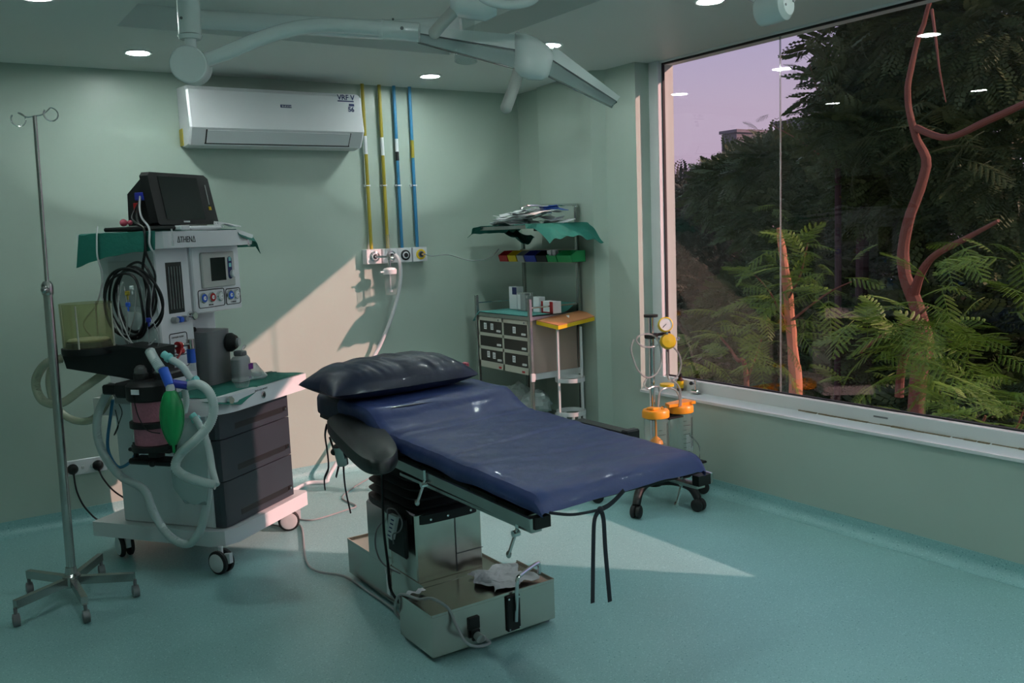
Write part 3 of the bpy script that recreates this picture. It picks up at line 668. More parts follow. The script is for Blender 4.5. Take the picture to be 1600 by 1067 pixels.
# cables from the monitor: black coil hanging at the side
def sd_(x, y, u=-.06): return MF.at(x, y, u=u)
cc = MF.at(209, 466, u=-.05)
for k in range(6):
    pts = []
    ru = .125+.012*math.sin(k*2.1); rz = .155+.012*math.cos(k*1.7)
    for i in range(22):
        t = 2*PI*i/22+k
        pts.append((-.035-.012*k+.012*math.sin(t*2+k), cc.y+ru*math.cos(t)+.008*math.sin(3*t+k)+.006*(k-3), cc.z+rz*math.sin(t)-.006*k))
    o = MB(MF).tube(pts, .0062, 7, 3, closed=True)
    if k == 0:
        coil = thing('cable_coil', 'coiled black patient cables hung on the left side of the machine', 'cable', ml(-.06, cc.y, cc.z-.17), 36.5)
    o.build('cable_loop', 'black', coil)
m = MB(MF)
m.tube([(u0-.01, .43, 1.80), (.10, .40, 1.74), (.03, .33, 1.69), (-.03, .25, 1.66), (-.055, .23, 1.58), (-.05, .26, 1.48), (-.06, .24, 1.38), (-.06, .26, 1.26)], .0062, 7, 6)
m.tube([(u0-.01, .44, 1.79), (.09, .42, 1.73), (.02, .34, 1.70), (-.04, .24, 1.665), (-.065, .22, 1.56), (-.04, .20, 1.45), (-.06, .22, 1.33)], .005, 7, 6)
m.build('cable_lead', 'black', coil)
m = MB(MF)
m.tube([(u0-.01, .42, 1.83), (.10, .38, 1.77), (.02, .30, 1.72), (-.03, .22, 1.67), (-.06, .20, 1.60), (-.05, .19, 1.56)], .005, 7, 6)
m.tube([(.0, .55, 1.69), (-.06, .50, 1.65), (-.09, .48, 1.55), (-.08, .47, 1.45), (-.10, .50, 1.33), (-.09, .60, 1.22), (-.09, .45, 1.10), (-.08, .30, 1.0), (-.10, .22, 1.02)], .004, 7, 6)
m.tube([sd_(160, 440, -.1), sd_(158, 460, -.1), sd_(172, 488, -.1), sd_(188, 520, -.1), sd_(205, 535, -.1), sd_(228, 541, -.1), sd_(243, 530, -.1)], .0035, 7, 6)
m.tube([sd_(192, 440, -.1), sd_(185, 480, -.1), sd_(198, 520, -.1), sd_(212, 545, -.1)], .003, 7, 6)
tag(m.build('white_sensor_cables', 'cable'), 'thin white sensor cables looping down beside the black cable coil', 'cable')
m = MB(MF)
for k in range(7):
    x = 185+k*9; m.tube([sd_(x, 445+3*(k % 3), -.07), sd_(x+6*math.sin(k*2), 490, -.09), sd_(x+10*math.cos(k), 530, -.08), sd_(205+k*5, 570, -.07)], .0025, 5, 6)
tag(m.build('grey_leads', 'midgrey'), 'bundle of fine grey electrode leads inside the cable coil', 'cable')
for (x, y, mt, lab) in ((206, 450, 'paper', 'white lead connector inside the cable coil'), (200, 476, 'blue', 'blue round lead clip in the middle of the coil'),
                        (232, 500, 'royal', 'dark blue lead clip at the bottom right of the coil'), (199, 458, 'ochre', 'yellow lead clip above the blue one')):
    c = sd_(x, y, -.10); m = MB(MF); m.box(c.x-.006, c.x+.006, c.y-.013, c.y+.013, c.z-.011, c.z+.011, .004); m.cyl((c.x, c.y, c.z-.03), (c.x, c.y, c.z), .004, seg=8)
    tag(m.build('lead_clip', mt), lab, 'clip')
c = Vector((.03, .42, 1.703)); m = MB(MF); m.ball(c, (.02, .016, .018)); m.ball(c+Vector((.02, -.02, .0)), (.014, .012, .012)); tag(m.build('finger_clip', 'pinkclip'), 'pink sensor clip hanging left of the monitor', 'clip')
m = MB(MF); m.tube([(.06, .17, 1.665), (.058, .168, 1.64), (.055, .168, 1.60)], .004, 6, 4); m.cyl((.055, .166, 1.61), (.055, .166, 1.585), .006, seg=8)
tag(m.build('short_lead', 'cable'), 'short lead with white tip over the shelf front', 'cable')

# ---- breathing system on the left side of the machine
def bx(px, py, u): return MF.at(px, py, u=u)
# arm and ventilator bellows
m = MB(MF)
a_l = bx(95, 562, -.30); a_r = bx(215, 560, -.16)
m.prism([bx(96, 551, -.30), bx(102, 543, -.30), bx(158, 546, -.26), bx(185, 540, -.22), bx(238, 545, -.14), bx(238, 600, -.14), bx(190, 590, -.20), bx(104, 576, -.30)], (.15, 0, 0))
m.build('absorber_arm', 'black', an)
c = bx(140, 545, -.22)
m = MB(MF); m.lathe((c.x, c.y, c.z-.02), (0, 0, 1), [(.115, 0), (.118, .01), (.118, .03), (.10, .034), (.095, .055)], 30); m.build('bellows_base', 'black', an)
o = MB(MF).lathe((c.x, c.y, c.z+.012), (0, 0, 1), [(.110, 0), (.112, .19), (.112, .20)], 34)
o.v = o.v; o.f = [f for f in o.f if len(f) == 4]; o.build('bellows_dome', 'bellcup', an)
MB(MF).lathe((c.x, c.y, c.z+.035), (0, 0, 1), [(.085, 0), (.090, .008), (.084, .014), (.06, .010)], 30).build('bellows_disc', 'cream', an)
for k in range(4):
    t = .4+k*PI/2; MB(MF).box(c.x+.112*math.cos(t)-.003, c.x+.112*math.cos(t)+.003, c.y+.112*math.sin(t)-.003, c.y+.112*math.sin(t)+.003, c.z+.01, c.z+.205).build('dome_rib', 'cream', an)
# absorber canister (pink soda lime)
s0 = bx(240, 655, -.17); cxu, cyv = s0.x, s0.y
ztop = bx(240, 620, -.17).z; zbot = bx(240, 697, -.17).z
MB(MF).lathe((cxu, cyv, zbot), (0, 0, 1), [(.088, 0), (.088, ztop-zbot)], 30).build('soda_lime_canister', 'pink', an)
for z in (zbot-.012, zbot+(ztop-zbot)*.42, ):
    MB(MF).lathe((cxu, cyv, z), (0, 0, 1), [(.089, 0), (.104, .003), (.104, .028), (.089, .032)], 30).build('canister_ring', 'black', an)
MB(MF).lathe((cxu, cyv, ztop-.01), (0, 0, 1), [(.10, 0), (.108, .01), (.108, .07), (.09, .085), (.06, .09)], 30).build('absorber_head', 'black', an)
m = MB(MF); m.box(cxu-.06, cxu+.18, cyv+.02, cyv+.16, ztop+.0, ztop+.07, .01); m.box(cxu-.04, cxu+.02, cyv+.08, cyv+.25, ztop+.01, ztop+.055, .008); m.build('absorber_mount', 'black', an)
m = MB(MF); zl = bx(240, 722, -.17).z
m.box(cxu-.045, cxu+.045, cyv-.13, cyv+.13, zl-.005, zl+.022, .008); m.box(cxu-.04, cxu+.04, cyv-.11, cyv+.13, zl+.055, zl+.072, .006)
m.box(cxu-.03, cxu+.03, cyv-.03, cyv+.03, zl+.02, zbot, .01); m.build('canister_cradle', 'black', an)
for dv in (.118, -.118):
    MB(MF).cyl((cxu, cyv+dv, zl), (cxu, cyv+dv, ztop+.02), .006, seg=10).build('guide_rod', 'chrome', an)
    MB(MF).cyl((cxu, cyv+dv, zl+.02), (cxu, cyv+dv, zl+.09), .012, seg=10).build('rod_sleeve', 'black', an)
MB(MF).ball((cxu-.055, cyv-.02, zl+.01), .016).build('clamp_knob', 'black', an)
MB(MF).box(cxu-.112, cxu-.106, cyv-.028, cyv+.012, ztop+.03, ztop+.052).build('rating_label', 'paper', an)
# valve domes, upper block
z0 = ztop+.085
for (du, dv, r) in ((0, .05, .034), (.02, -.045, .03)):
    MB(MF).lathe((cxu+du, cyv+dv, z0-.01), (0, 0, 1), [(r, 0), (r, .03), (r*.95, .034)], 20).build('valve_seat', 'black', an)
    MB(MF).lathe((cxu+du, cyv+dv, z0+.024), (0, 0, 1), [(r*.9, 0), (r*.85, .02), (r*.5, .034), (.004, .038)], 18).build('valve_dome', 'clearp', an)
MB(MF).box(cxu+.03, cxu+.16, cyv-.09, cyv+.12, z0-.01, z0+.025, .008).build('valve_block', 'black', an)
# bulging clear bag hanging behind coil
m = MB(MF); c = bx(212, 520, -.03)
m.loft([[Vector((c.x+.035*math.sin(PI*s)*math.cos(t)*1.0, c.y+(.03+.10*math.sin(PI*min(1, s*1.0))**.7)*math.sin(t), c.z+.10-.26*s)) for t in [2*PI*k/16 for k in range(16)]] for s in [i/8 for i in range(9)]])
tag(m.build('clear_bag', 'bag'), 'clear plastic bag hanging behind the cable coil', 'bag')
# swivel arm with red piece
zz = MF.at(250, 546, v=.22).z; ua = MF.at(250, 546, v=.22).x; ub = MF.at(298, 545, v=.22).x
m = MB(MF); m.cyl((ua, .22, zz), (ub, .22, zz), .009, seg=12); m.cyl((ua, .22, zz-.09), (ua, .22, zz+.015), .011, seg=12); m.build('swivel_arm', 'steel', an)
MB(MF).cyl((ub, .22, zz-.025), (ub, .22, zz+.022), .019, seg=16).build('arm_joint', 'steel', an)
m = MB(MF); um = ua+(ub-ua)*.62; m.cyl((um-.012, .22, zz), (um+.012, .22, zz), .022, .018, 12); m.tube([(um, .21, zz-.015), (um-.02, .20, zz-.035), (um-.045, .20, zz-.055)], .005, 6, 4); m.box(um-.012, um+.02, .20, .235, zz-.04, zz-.012, .006)
m.build('red_clip', 'red', an)
MB(MF).cyl((ub, .22, zz-.095), (ub, .22, zz-.027), .021, .020, 18).build('blue_connector', 'blue', an)
MB(MF).cyl((ub, .22, zz-.135), (ub, .22, zz-.095), .016, .014, 14).build('clear_elbow', 'clearp', an)
# green reservoir bag
g0 = bx(266, 607, -.30); g1 = bx(271, 695, -.30); m = MB(MF); rr = []
for i in range(17):
    s = i/16; p = g0.lerp(g1, s); r = .052*(math.sin(PI*min(1, (s*.93+.035)))**.62)*(1-.12*s); r = max(r, .009)
    rr.append([p+Vector((math.cos(t)*r*.92, math.sin(t)*r*1.0, 0)) for t in [2*PI*k/22 for k in range(22)]])
m.loft(rr); rb = thing('reservoir_bag', 'green rubber breathing bag hanging from blue connector on the left', 'breathing bag', MF.M @ g1)
m.build('bag', 'green', rb)
m = MB(MF)
for t in (-.6, 2.4): m.tube([rr[i][0]*0+(g0.lerp(g1, i/16)+Vector((math.cos(PI+t)*.98, math.sin(PI+t)*1.04, 0))*((rr[i][0]-g0.lerp(g1, i/16)).length/.92+.0006)) for i in range(1, 17)], .0022, 5)
m.build('seam', 'green', rb)
MB(MF).cyl(g1+Vector((0, 0, .01)), g1-Vector((0, 0, .035)), .007, .006, 10).build('tail', 'green', rb)
MB(MF).cyl(g0-Vector((0, 0, .008)), g0+Vector((0, 0, .02)), .019, .018, 16).build('neck_ring', 'white', rb)
b1_ = bx(255, 577, -.28)
MB(MF).cyl(g0+Vector((0, 0, .012)), b1_, .021, .022, 16).build('blue_elbow', 'blue', an)
b2 = bx(296, 603, -.22)
MB(MF).cyl(g0+Vector((.01, 0, .022)), b2, .019, .018, 16).build('blue_tee', 'royal', an)
# corrugated hoses
def hose(pts, r, mat, par, name='hose', n=9):
    P = crs(pts, n); L = [0]
    for a, b in zip(P, P[1:]): L.append(L[-1]+(b-a).length)
    tot = L[-1]; step = .0042; k = int(tot/step); Q = []; j = 0
    for i in range(k+1):
        d = i*step
        while j < len(L)-2 and L[j+1] < d: j += 1
        Q.append(P[j].lerp(P[j+1], (d-L[j])/max(1e-6, L[j+1]-L[j])))
    cnt = len(Q)
    m = MB(MF); m.tube(Q, lambda t: r*(1+.09*(1 if int(round(t*(cnt-1))) % 2 else -1)), 10)
    return m.build(name, mat, par, smooth=80)
br = thing('breathing_circuit', 'milky corrugated breathing hoses looped down the left side of the machine', 'hose', ml(-.2, .0, .3), 36.5)
# upper left limb going to blue elbow
hose([bx(234, 548, -.24), bx(240, 560, -.26), bx(252, 578, -.28)], .021, 'hose', br)
# right limb: from teal connector through the Y at 290,598, over and down
hose([bx(268, 562, -.2), bx(284, 572, -.2), bx(297, 590, -.2), bx(306, 598, -.2)], .016, 'hose', br)
hose([bx(293, 603, -.22), bx(312, 601, -.25), bx(328, 615, -.27), bx(334, 640, -.27), bx(326, 665, -.28), bx(305, 688, -.30), bx(283, 708, -.30), bx(274, 728, -.30), bx(286, 742, -.30), bx(312, 752, -.30), bx(338, 758, -.28)], .0195, 'hose', br)
hose([bx(338, 758, -.28), bx(332, 735, -.24), bx(326, 700, -.22), bx(316, 672, -.22), bx(304, 652, -.22)], .015, 'hose', br)
hose([bx(288, 608, -.2), bx(291, 625, -.2), bx(288, 645, -.2)], .014, 'hose', br)
# big loop below on the side of the cabinet
hose([bx(176, 600, -.1), bx(155, 640, -.12), bx(152, 680, -.12), bx(165, 715, -.12), bx(190, 745, -.12), bx(225, 765, -.12), bx(240, 800, -.12), bx(262, 835, -.12), bx(292, 850, -.12), bx(312, 830, -.12), bx(322, 790, -.1), bx(325, 755, -.1), bx(318, 700, -.1)], .019, 'hose', br)
for (p, q, mt) in (((255, 553), (272, 565), 'teal'), ((308, 592), (288, 603), 'teal'), ((300, 648), (312, 662), 'teal')):
    a, b = bx(*p, -.2), bx(*q, -.2); MB(MF).cyl(a, b, .017, .015, 12).cyl(a.lerp(b, .4), a.lerp(b, .6), .022, seg=12).build('connector', mt, br, 'teal connector')
# yellowed hose behind the IV pole
ht = thing('scavenging_hose', 'yellowed corrugated hose looping behind the drip stand', 'hose', ml(-.3, .5, .6), 36.5)
hose([bx(97, 560, -.24), bx(72, 568, -.3), bx(56, 595, -.3), bx(66, 625, -.3), bx(95, 630, -.28), bx(128, 608, -.22), bx(165, 582, -.12)], .0195, 'hosey', ht)
hose([bx(82, 566, -.10), bx(77, 600, -.10), bx(88, 635, -.10), bx(112, 655, -.10), bx(140, 657, -.10), bx(160, 640, -.08), bx(172, 615, -.06)], .0175, 'hosey', ht)
# deflated clear breathing bag
m = MB(MF); q0 = bx(305, 655, -.17); rr = []
for i, (x, y, hw) in enumerate(((306, 655, 6), (302, 680, 18), (298, 710, 26), (296, 740, 29), (298, 765, 27), (305, 785, 18))):
    c = bx(x, y, -.17); wv = abs(bx(x+hw, y, -.17).y-c.y)
    rr.append([c+Vector((.020*math.cos(t)*(.4+.6*math.sin(PI*i/5)), wv*math.sin(t), .01*math.cos(3*t))) for t in [2*PI*k/18 for k in range(18)]])
m.loft(rr); tag(m.build('breathing_bag', 'bag'), 'limp clear breathing bag hanging beside the charcoal drawers', 'bag')
# blue hose and small cables on side
m = MB(MF); m.tube([bx(176, 625, -.06), bx(172, 655, -.06), bx(168, 690, -.06), bx(172, 712, -.04), bx(186, 730, -.03), bx(205, 720, -.05), bx(215, 700, -.08)], .0075, 8, 6)
tag(m.build('blue_gas_hose', 'pipeblue'), 'blue gas hose behind the canister', 'hose')
m = MB(MF); m.tube([bx(176, 615, -.10), bx(190, 640, -.10), bx(188, 655, -.10), bx(178, 680, -.10), bx(185, 665, -.10), bx(180, 640, -.10)], .0022, 6, 6)
tag(m.build('sensor_lead', 'black'), 'thin black lead knotted left of the pink canister', 'cable')
m = MB(MF); m.tube([bx(208, 618, -.28), bx(216, 650, -.28), bx(230, 672, -.28), bx(250, 677, -.28)], .0025, 6, 6)
tag(m.build('sensor_lead', 'black'), 'thin black lead curving across the front of the pink canister', 'cable')
MB(MF).box(cxu+.02, cxu+.07, cyv+.14, cyv+.24, ztop-.045, ztop, .006).build('sensor_box', 'midgrey', an)

# ================================================================ OPERATING TABLE
ot = thing('operating_table', 'steel operating table with navy covered mattress, standing in the middle', 'operating table', (1.78, 3.2, 0))
BX0, BX1 = 1.44, 2.12
# base: wide foot part and narrow rear part
bt_ = .185
m = MB(); m.box(1.50, 2.07, 2.85, 3.12, .018, bt_-.006, .003)
m.box(1.612, 2.0, 3.12, 3.87, .018, bt_-.006, .003)
# raised lip around the tray top
def lip(pts):
    for a, b in zip(pts, pts[1:]):
        a, b = Vector(a), Vector(b); d = (b-a).normalized(); n = Vector((-d.y, d.x, 0))*.0025
        m.prism([a-n, b-n, b+n, a+n], (0, 0, .010))
z_ = bt_-.008
lip([(1.502, 3.118, z_), (1.502, 2.852, z_), (2.068, 2.852, z_), (2.068, 3.118, z_)])
lip([(1.614, 3.118, z_), (1.614, 3.868, z_), (1.998, 3.868, z_), (1.998, 3.118, z_)])
m.build('base', 'steelbox', ot)
m = MB()
for x, y in ((1.56, 2.91), (2.01, 2.91), (1.66, 3.80), (1.95, 3.80), (1.56, 3.06), (2.01, 3.06)): m.cyl((x, y, 0), (x, y, .02), .02, seg=14)
m.build('levelling_feet', 'blackrub', ot)
m = MB(); m.box(1.615, 1.93, 3.17, 3.50, bt_-.01, .47, .006); m.box(1.60, 1.945, 3.40, 3.62, bt_-.01, .45, .02); m.build('column_cover', 'steelbox', ot)
m = MB(); m.box(1.80, 1.802, 3.166, 3.172, .19, .46); m.box(1.80, 1.93, 3.166, 3.1705, .265, .267); m.build('cover_seam', 'greyplastic', ot)
# bellows: stack of pleats
m = MB(); rr = []
def sq(cx, cy, a, b, z, n=28, e=.35):
    return [Vector((cx+a*math.copysign(abs(math.cos(t))**e, math.cos(t)), cy+b*math.copysign(abs(math.sin(t))**e, math.sin(t)), z)) for t in [2*PI*k/n for k in range(n)]]
rr.append(sq(1.772, 3.40, .170, .245, .425)); rr.append(sq(1.772, 3.40, .170, .245, .462))
for i in range(8):
    z = .475+i*.038; s = i/7; a = .165-.010*s; b = .235-.01*s
    rr.append(sq(1.772, 3.40, a-.022, b-.022, z)); rr.append(sq(1.772, 3.40, a+.004, b+.004, z+.019))
rr.append(sq(1.772, 3.40, .13, .2, .775)); m.loft(rr); m.build('bellows', 'blackrub', ot, smooth=20)
m = MB()
for x in (1.68, 1.76, 1.87): m.lathe((x, 3.155, .443), (0, -1, 0), [(.006, 0), (.005, .004), (.0, .005)], 10)
m.build('screw', 'chrome', ot)
# table top frame and pad
slope = .018
def tz(y): return .775+(y-2.04)*slope
m = MB()
for x0, x1, a, b in ((1.45, 2.07, 2.13, 2.98), (1.47, 2.09, 3.0, 3.30), (1.52, 2.04, 3.32, 3.70)):
    m.prism([(x0, a, tz(a)-.020), (x1, a, tz(a)-.020), (x1, b, tz(b)-.020), (x0, b, tz(b)-.020)], (0, 0, .020))
m.box(1.60, 1.96, 2.9, 3.6, .755, .775, .005); m.build('top_frame', 'black', ot)
m = MB(); m.loft([[(x, y, z+(y-2.04)*slope) for x, z in ((1.465, .780), (2.085, .780), (2.095, .79), (2.09, .822), (1.455, .822), (1.45, .79))] for y in (2.085, 2.13, 3.2, 3.70)])
m.build('mattress', 'blackpad', ot)
# side rails with pegs
for side, x in ((-1, 1.415), (1, 2.145)):
    r = MB(); y0, y1 = 2.05, (3.02 if side < 0 else 3.05)
    r.prism([(x-.005, y0, tz(y0)-.030), (x+.005, y0, tz(y0)-.030), (x+.005, y1, tz(y1)-.030), (x-.005, y1, tz(y1)-.030)], (0, 0, .034))
    r.build('side_rail', 'steel', ot)
    for k in range(6):
        y = 2.12+k*.165; MB().cyl((x, y, tz(y)-.012), (x-side*.07, y, tz(y)-.012), .009, seg=10).build('rail_spacer', 'steel', ot)
    b_ = MB(); b_.prism([(x-side*.01, 2.045, tz(2.05)-.03), (x-side*.065, 2.045, tz(2.05)-.03), (x-side*.065, 2.075, tz(2.05)-.03), (x-side*.01, 2.075, tz(2.05)-.03)], (0, 0, .034)); b_.build('rail_end_block', 'black', ot)
    e_ = MB(); e_.box(min(x-side*.012, x-side*.05), max(x-side*.012, x-side*.05), 2.07, 2.9, tz(2.5)-.055, tz(2.5)-.045); e_.build('under_channel', 'steel', ot)
# rail levers
def lever(p, q, par=ot):
    p, q = Vector(p), Vector(q); l = MB(); l.tube([p, p.lerp(q, .3), q], lambda t: (.0085, .005), 8, 3); l.ball(q, (.009, .007, .012)); o = l.build('clamp_lever', 'steel', par)
    l = MB(); l.cyl(p+Vector((0, 0, .035)), p, .006, seg=8); l.cyl(p.lerp(q, .2)-Vector((.01, 0, 0)), p.lerp(q, .2)+Vector((.012, 0, 0)), .010, seg=12); l.build('lever_bolt', 'chrome', o)
lever(fx(664, 750, 1.405), fx(652, 785, 1.38)); lever(fx(808, 825, 1.42), fx(795, 866, 1.40)); lever(fx(1068, 745, 2.15), fx(1057, 788, 2.13))
# cover sheet: formed over the mattress, hanging edges
def cover(a, b):
    y = 2.035+b*1.42
    ss = [(-.006, -.050), (-.009, -.034), (-.008, -.015), (.004, .002), (.03, .008)]
    W = BX1-BX0-.012; n = a*40
    if n < 4:
        i = int(n); t = n-i; x = ss[i][0]*(1-t)+ss[i+1][0]*t; z = ss[i][1]*(1-t)+ss[i+1][1]*t
    elif n > 36:
        n2 = 40-n; i = int(n2); t = n2-i; i2 = min(i+1, 4); x = W-(ss[i][0]*(1-t)+ss[i2][0]*t); z = (ss[i][1]*(1-t)+ss[i2][1]*t)*1.0
    else: x = .03+(W-.06)*(n-4)/32; z = .008
    base = .832+(y-2.04)*slope+.010
    bump = .006*noise.noise(Vector((x*3.2+1, y*5.5, 2)))+.0035*noise.noise(Vector((x*6+y*9, y*16-x*4, 7)))+.0018*noise.noise(Vector((x*14-y*8, y*34, 3)))
    # crosswise creases
    for yc, k, sk in ((2.62, .004, .15), (2.95, .004, .1), (2.38, .002, -.1), (3.12, .003, .05)):
        d = (y-yc-sk*(x-.3)); bump += -k*math.exp(-(d/.012)**2)+k*.6*math.exp(-((d-.03)/.02)**2)
    edge = min(1, min(n, 40-n)/6) if n < 40 else 0
    z = base+z+bump*max(0, edge)
    X_ = BX0+x
    if y > 2.0 and b < .05:
        s = (.05-b)/.05; y = 2.035+.05*1.42-(s**.5)*.085; z -= .050*(s**1.7)*(1-.12*a) if 4 <= n <= 36 else (.050*(s**1.7)*(1-.12*a)*(min(n, 40-n)/4)+.006*s); X_ -= .03*s*max(0, (a-.5)*2)
    if n < 4: X_ += .006*noise.noise(Vector((0, y*9, 1))); z -= (.012*noise.noise(Vector((0, y*5, 4)))*(4-n)/4)
    if n > 36: X_ += .008*noise.noise(Vector((3, y*8, 1))); z += (.02*(n-36)/4)*noise.noise(Vector((0, y*5, 9)))
    # rise onto the head section
    s = max(0, min(1, (y-3.03)/.18)); s = s*s*(3-2*s); z += .064*s
    return (X_, y, z)
m = MB(); m.grid(cover, 80, 164, .003)
cv = tag(m.build('table_cover', 'navy'), 'dark navy waterproof cover sheet spread over the operating table', 'cover')
# head section under the pillow
m = MB(); rr = []
for i in range(13):
    s = i/12; y = 3.16+s*.60; k = 1 if .05 < s < .95 else .93
    rr.append([Vector((1.78+.335*k*math.copysign(abs(math.cos(t))**.22, math.cos(t)), y, .873+.055*k*math.copysign(abs(math.sin(t))**.35, math.sin(t))+.004*noise.noise(Vector((t*2, y*8, 0))))) for t in [2*PI*j/40 for j in range(40)]])
m.loft(rr); m.build('head_section', 'navydark', ot, smooth=60)
# pillow
def pillow(a, b, top):
    x = (a*2-1); y = (b*2-1)
    e = max(0, (1-abs(x)**3.2))*max(0, (1-abs(y)**2.6)); h = .062*(e**.55)
    pin = 1-.10*(1-abs(x))*0-.08*(abs(y)**2)*(1-abs(x)**2)*0
    wr_ = .010*noise.noise(Vector((x*5, y*1.2, 3 if top else 8)))*(e**.4)+.0065*noise.noise(Vector((x*11+y*2, y*1.4, 1)))*(e**.5)*(1-.55*max(0, y+.2))+.002*abs(noise.noise(Vector((x*9+2, y*5, 5))))
    z = (h*1.68+wr_) if top else -(h*.80)
    X_ = 1.70+x*.352*(1-.06*(1-abs(y))*abs(x)**6); Y_ = 3.50+y*.215*(1-.12*abs(x)**4)
    return Vector((X_+.015*noise.noise(Vector((x*3, y*3, 9)))*0, Y_+.02*x, .978+z+.012*x*0))
m = MB(); m.grid(lambda a, b: pillow(a, b, True), 90, 44); m.grid(lambda a, b: pillow(a, 1-b, False), 90, 44)
pl = thing('pillow', 'plump shiny navy pillow at the head of the operating table', 'pillow', (1.775, 3.5, .93))
m.build('pillow_case', 'navydark', pl, smooth=70)
m = MB(); m.box(2.135, 2.20, 3.34, 3.345, .958, .990); 
m = MB(); c = pillow(.965, .22, True); m.box(c.x-.006, c.x+.016, c.y-.02, c.y+.012, c.z-.012, c.z+.010, .004); m.build('care_tag', 'pinkclip', pl, 'small pinkish sewn-in label')
# arm board
ap = [fz(x, y, .87) for x, y in ((513, 652), (545, 641), (571, 646), (590, 660), (605, 674), (616, 688), (621, 700), (616, 712), (604, 719), (588, 721), (572, 718), (556, 708), (535, 688), (515, 666))]
ab = thing('arm_board', 'black padded arm board beside the navy cover, near side', 'arm board', (1.3, 3.0, .8))
m = MB(); cen = sum((p for p in ap), Vector())/len(ap); lo = crs(ap, 4, True)
def shrink(P, k, z): return [Vector((cen.x+(p.x-cen.x)*k, cen.y+(p.y-cen.y)*k, p.z+z)) for p in P]
m.loft([shrink(lo, .97, -.048), shrink(lo, 1., -.042), shrink(lo, 1., -.008), shrink(lo, .975, 0)]); m.build('pad', 'blackpad', ab, smooth=50)
m = MB(); m.box(1.30, 1.46, 2.90, 2.95, .795, .822, .004); m.box(1.36, 1.46, 3.15, 3.20, .795, .822, .004); m.build('bracket', 'black', ab)
m = MB(); m.cyl((1.345, 3.25, .79), (1.36, 3.26, .71), .026, .022, 16); m.build('clamp_socket', 'steel', ab)
m = MB(); m.tube([fx(515, 683, 1.33), fx(518, 692, 1.33), fx(522, 704, 1.33)], .004, 6); m.ball(fx(522, 706, 1.33), .014); m.build('clamp_knob', 'black', ab)
# straps
def strap(pxs, x, lab, w=.016):
    P = crs([fx(a, b, x) for a, b in pxs], 6); m = MB(); m.tube(P, lambda t: (.0018, w*(1-.35*t)), 8, flat=(1, 0, 0)); tag(m.build('black_strap', 'navytape'), lab, 'strap', 'black straps hanging below the arm board')
strap([(511, 664), (508, 680), (512, 710), (513, 732), (507, 748), (508, 766)], 1.36, 'black strap hanging leftmost below the arm board', .010)
strap([(540, 690), (535, 705), (530, 725), (525, 745)], 1.36, 'short middle black strap hanging below the arm board', .011)
strap([(545, 700), (538, 715), (537, 735), (540, 765), (548, 802)], 1.36, 'longest black strap hanging below the arm board', .011)
# far side arm board
fb = thing('arm_board', 'black arm board with steel edge on the far side of the table', 'arm board', (2.35, 2.75, .8))
m = MB(); m.prism([(2.175, 2.53, .806), (2.225, 2.53, .806), (2.225, 2.83, .806), (2.175, 2.83, .806)], (0, 0, .026)); m.build('pad', 'blackpad', fb)
MB().box(2.160, 2.174, 2.55, 2.83, .818, .826, .002).build('edge_rail', 'steel', fb)
MB().box(2.165, 2.235, 2.495, 2.53, .795, .842, .006).build('end_block', 'black', fb)
MB().box(2.14, 2.22, 2.66, 2.70, .782, .805, .003).build('bracket', 'steel', fb)
# tape ties at the foot end
m = MB(); kn = Vector((1.79, 1.97, .752))
kn = fy(938, 796, 2.0)
def tape(pts, w=.008): m.tube(crs(pts, 6), lambda t: (.0012, w), 8, flat=(0, 1, 0))
c0 = fy(858, 801, 1.975); c1 = fy(975, 766, 2.0)
tape([c0, fy(890, 804, 1.98), fy(915, 801, 1.99), kn], .0045); tape([c1, fy(962, 780, 2.0), fy(950, 790, 2.0), kn], .008)
tape([kn, fy(929, 812, 1.995), fy(927, 860, 1.99), fy(926, 942, 1.985)], .0085); tape([kn, fy(943, 812, 1.995), fy(946, 860, 1.99), fy(953, 940, 1.985)], .0078)
m.ball(kn, (.012, .008, .010), 8, 6)
tag(m.build('cover_ties', 'navytape'), 'navy tape ties knotted below the foot of the cover, ends hanging', 'tape')
# handset, lever plate, cable, wrap
m = MB(); hs = thing('handset', 'grey remote handset in black holder hanging on the column side', 'remote control', (1.57, 3.3, .36))
m.box(1.580, 1.600, 3.20, 3.36, .28, .455, .008); m.build('holder', 'black', hs)
m = MB(); hp_ = [fx(607, 803, 1.565), fx(619, 808, 1.565), fx(612, 844, 1.565), fx(604, 838, 1.565)]; m.prism(hp_, (.018, 0, 0)); m.build('keypad', 'offwhite', hs)
m = MB()
for k in range(5):
    c = fx(613-k*1.3, 812+k*6, 1.5645); m.box(c.x-.002, c.x, c.y-.014, c.y+.010, c.z-.003, c.z+.002)
m.build('keys', 'ink', hs)
m = MB(); m.tube([fx(605, 803, 1.56), fx(606, 795, 1.56), fx(618, 797, 1.56), fx(628, 815, 1.56), fx(624, 830, 1.56), fx(614, 835, 1.56), fx(615, 850, 1.56)], .003, 6, 6)
m.tube([fx(598, 815, 1.56), fx(588, 830, 1.56), fx(587, 855, 1.56), fx(598, 880, 1.57), Vector((1.60, 3.30, .19))], .0035, 6, 6); m.build('coiled_cord', 'greyplastic', hs)
m = MB(); m.tube([fx(600, 700, 1.54), fx(597, 740, 1.54), fx(598, 780, 1.54), fx(600, 830, 1.555), fx(606, 880, 1.565), fx(612, 925, 1.57), Vector((1.58, 3.16, .06))], .006, 8, 6)
tag(m.build('black_cable', 'black'), 'black cable hanging along the near side of the column', 'cable')
m = MB(); m.box(1.83, 1.893, 2.838, 2.850, .03, .175, .004)
bp = m.build('lever_plate', 'black', ot)
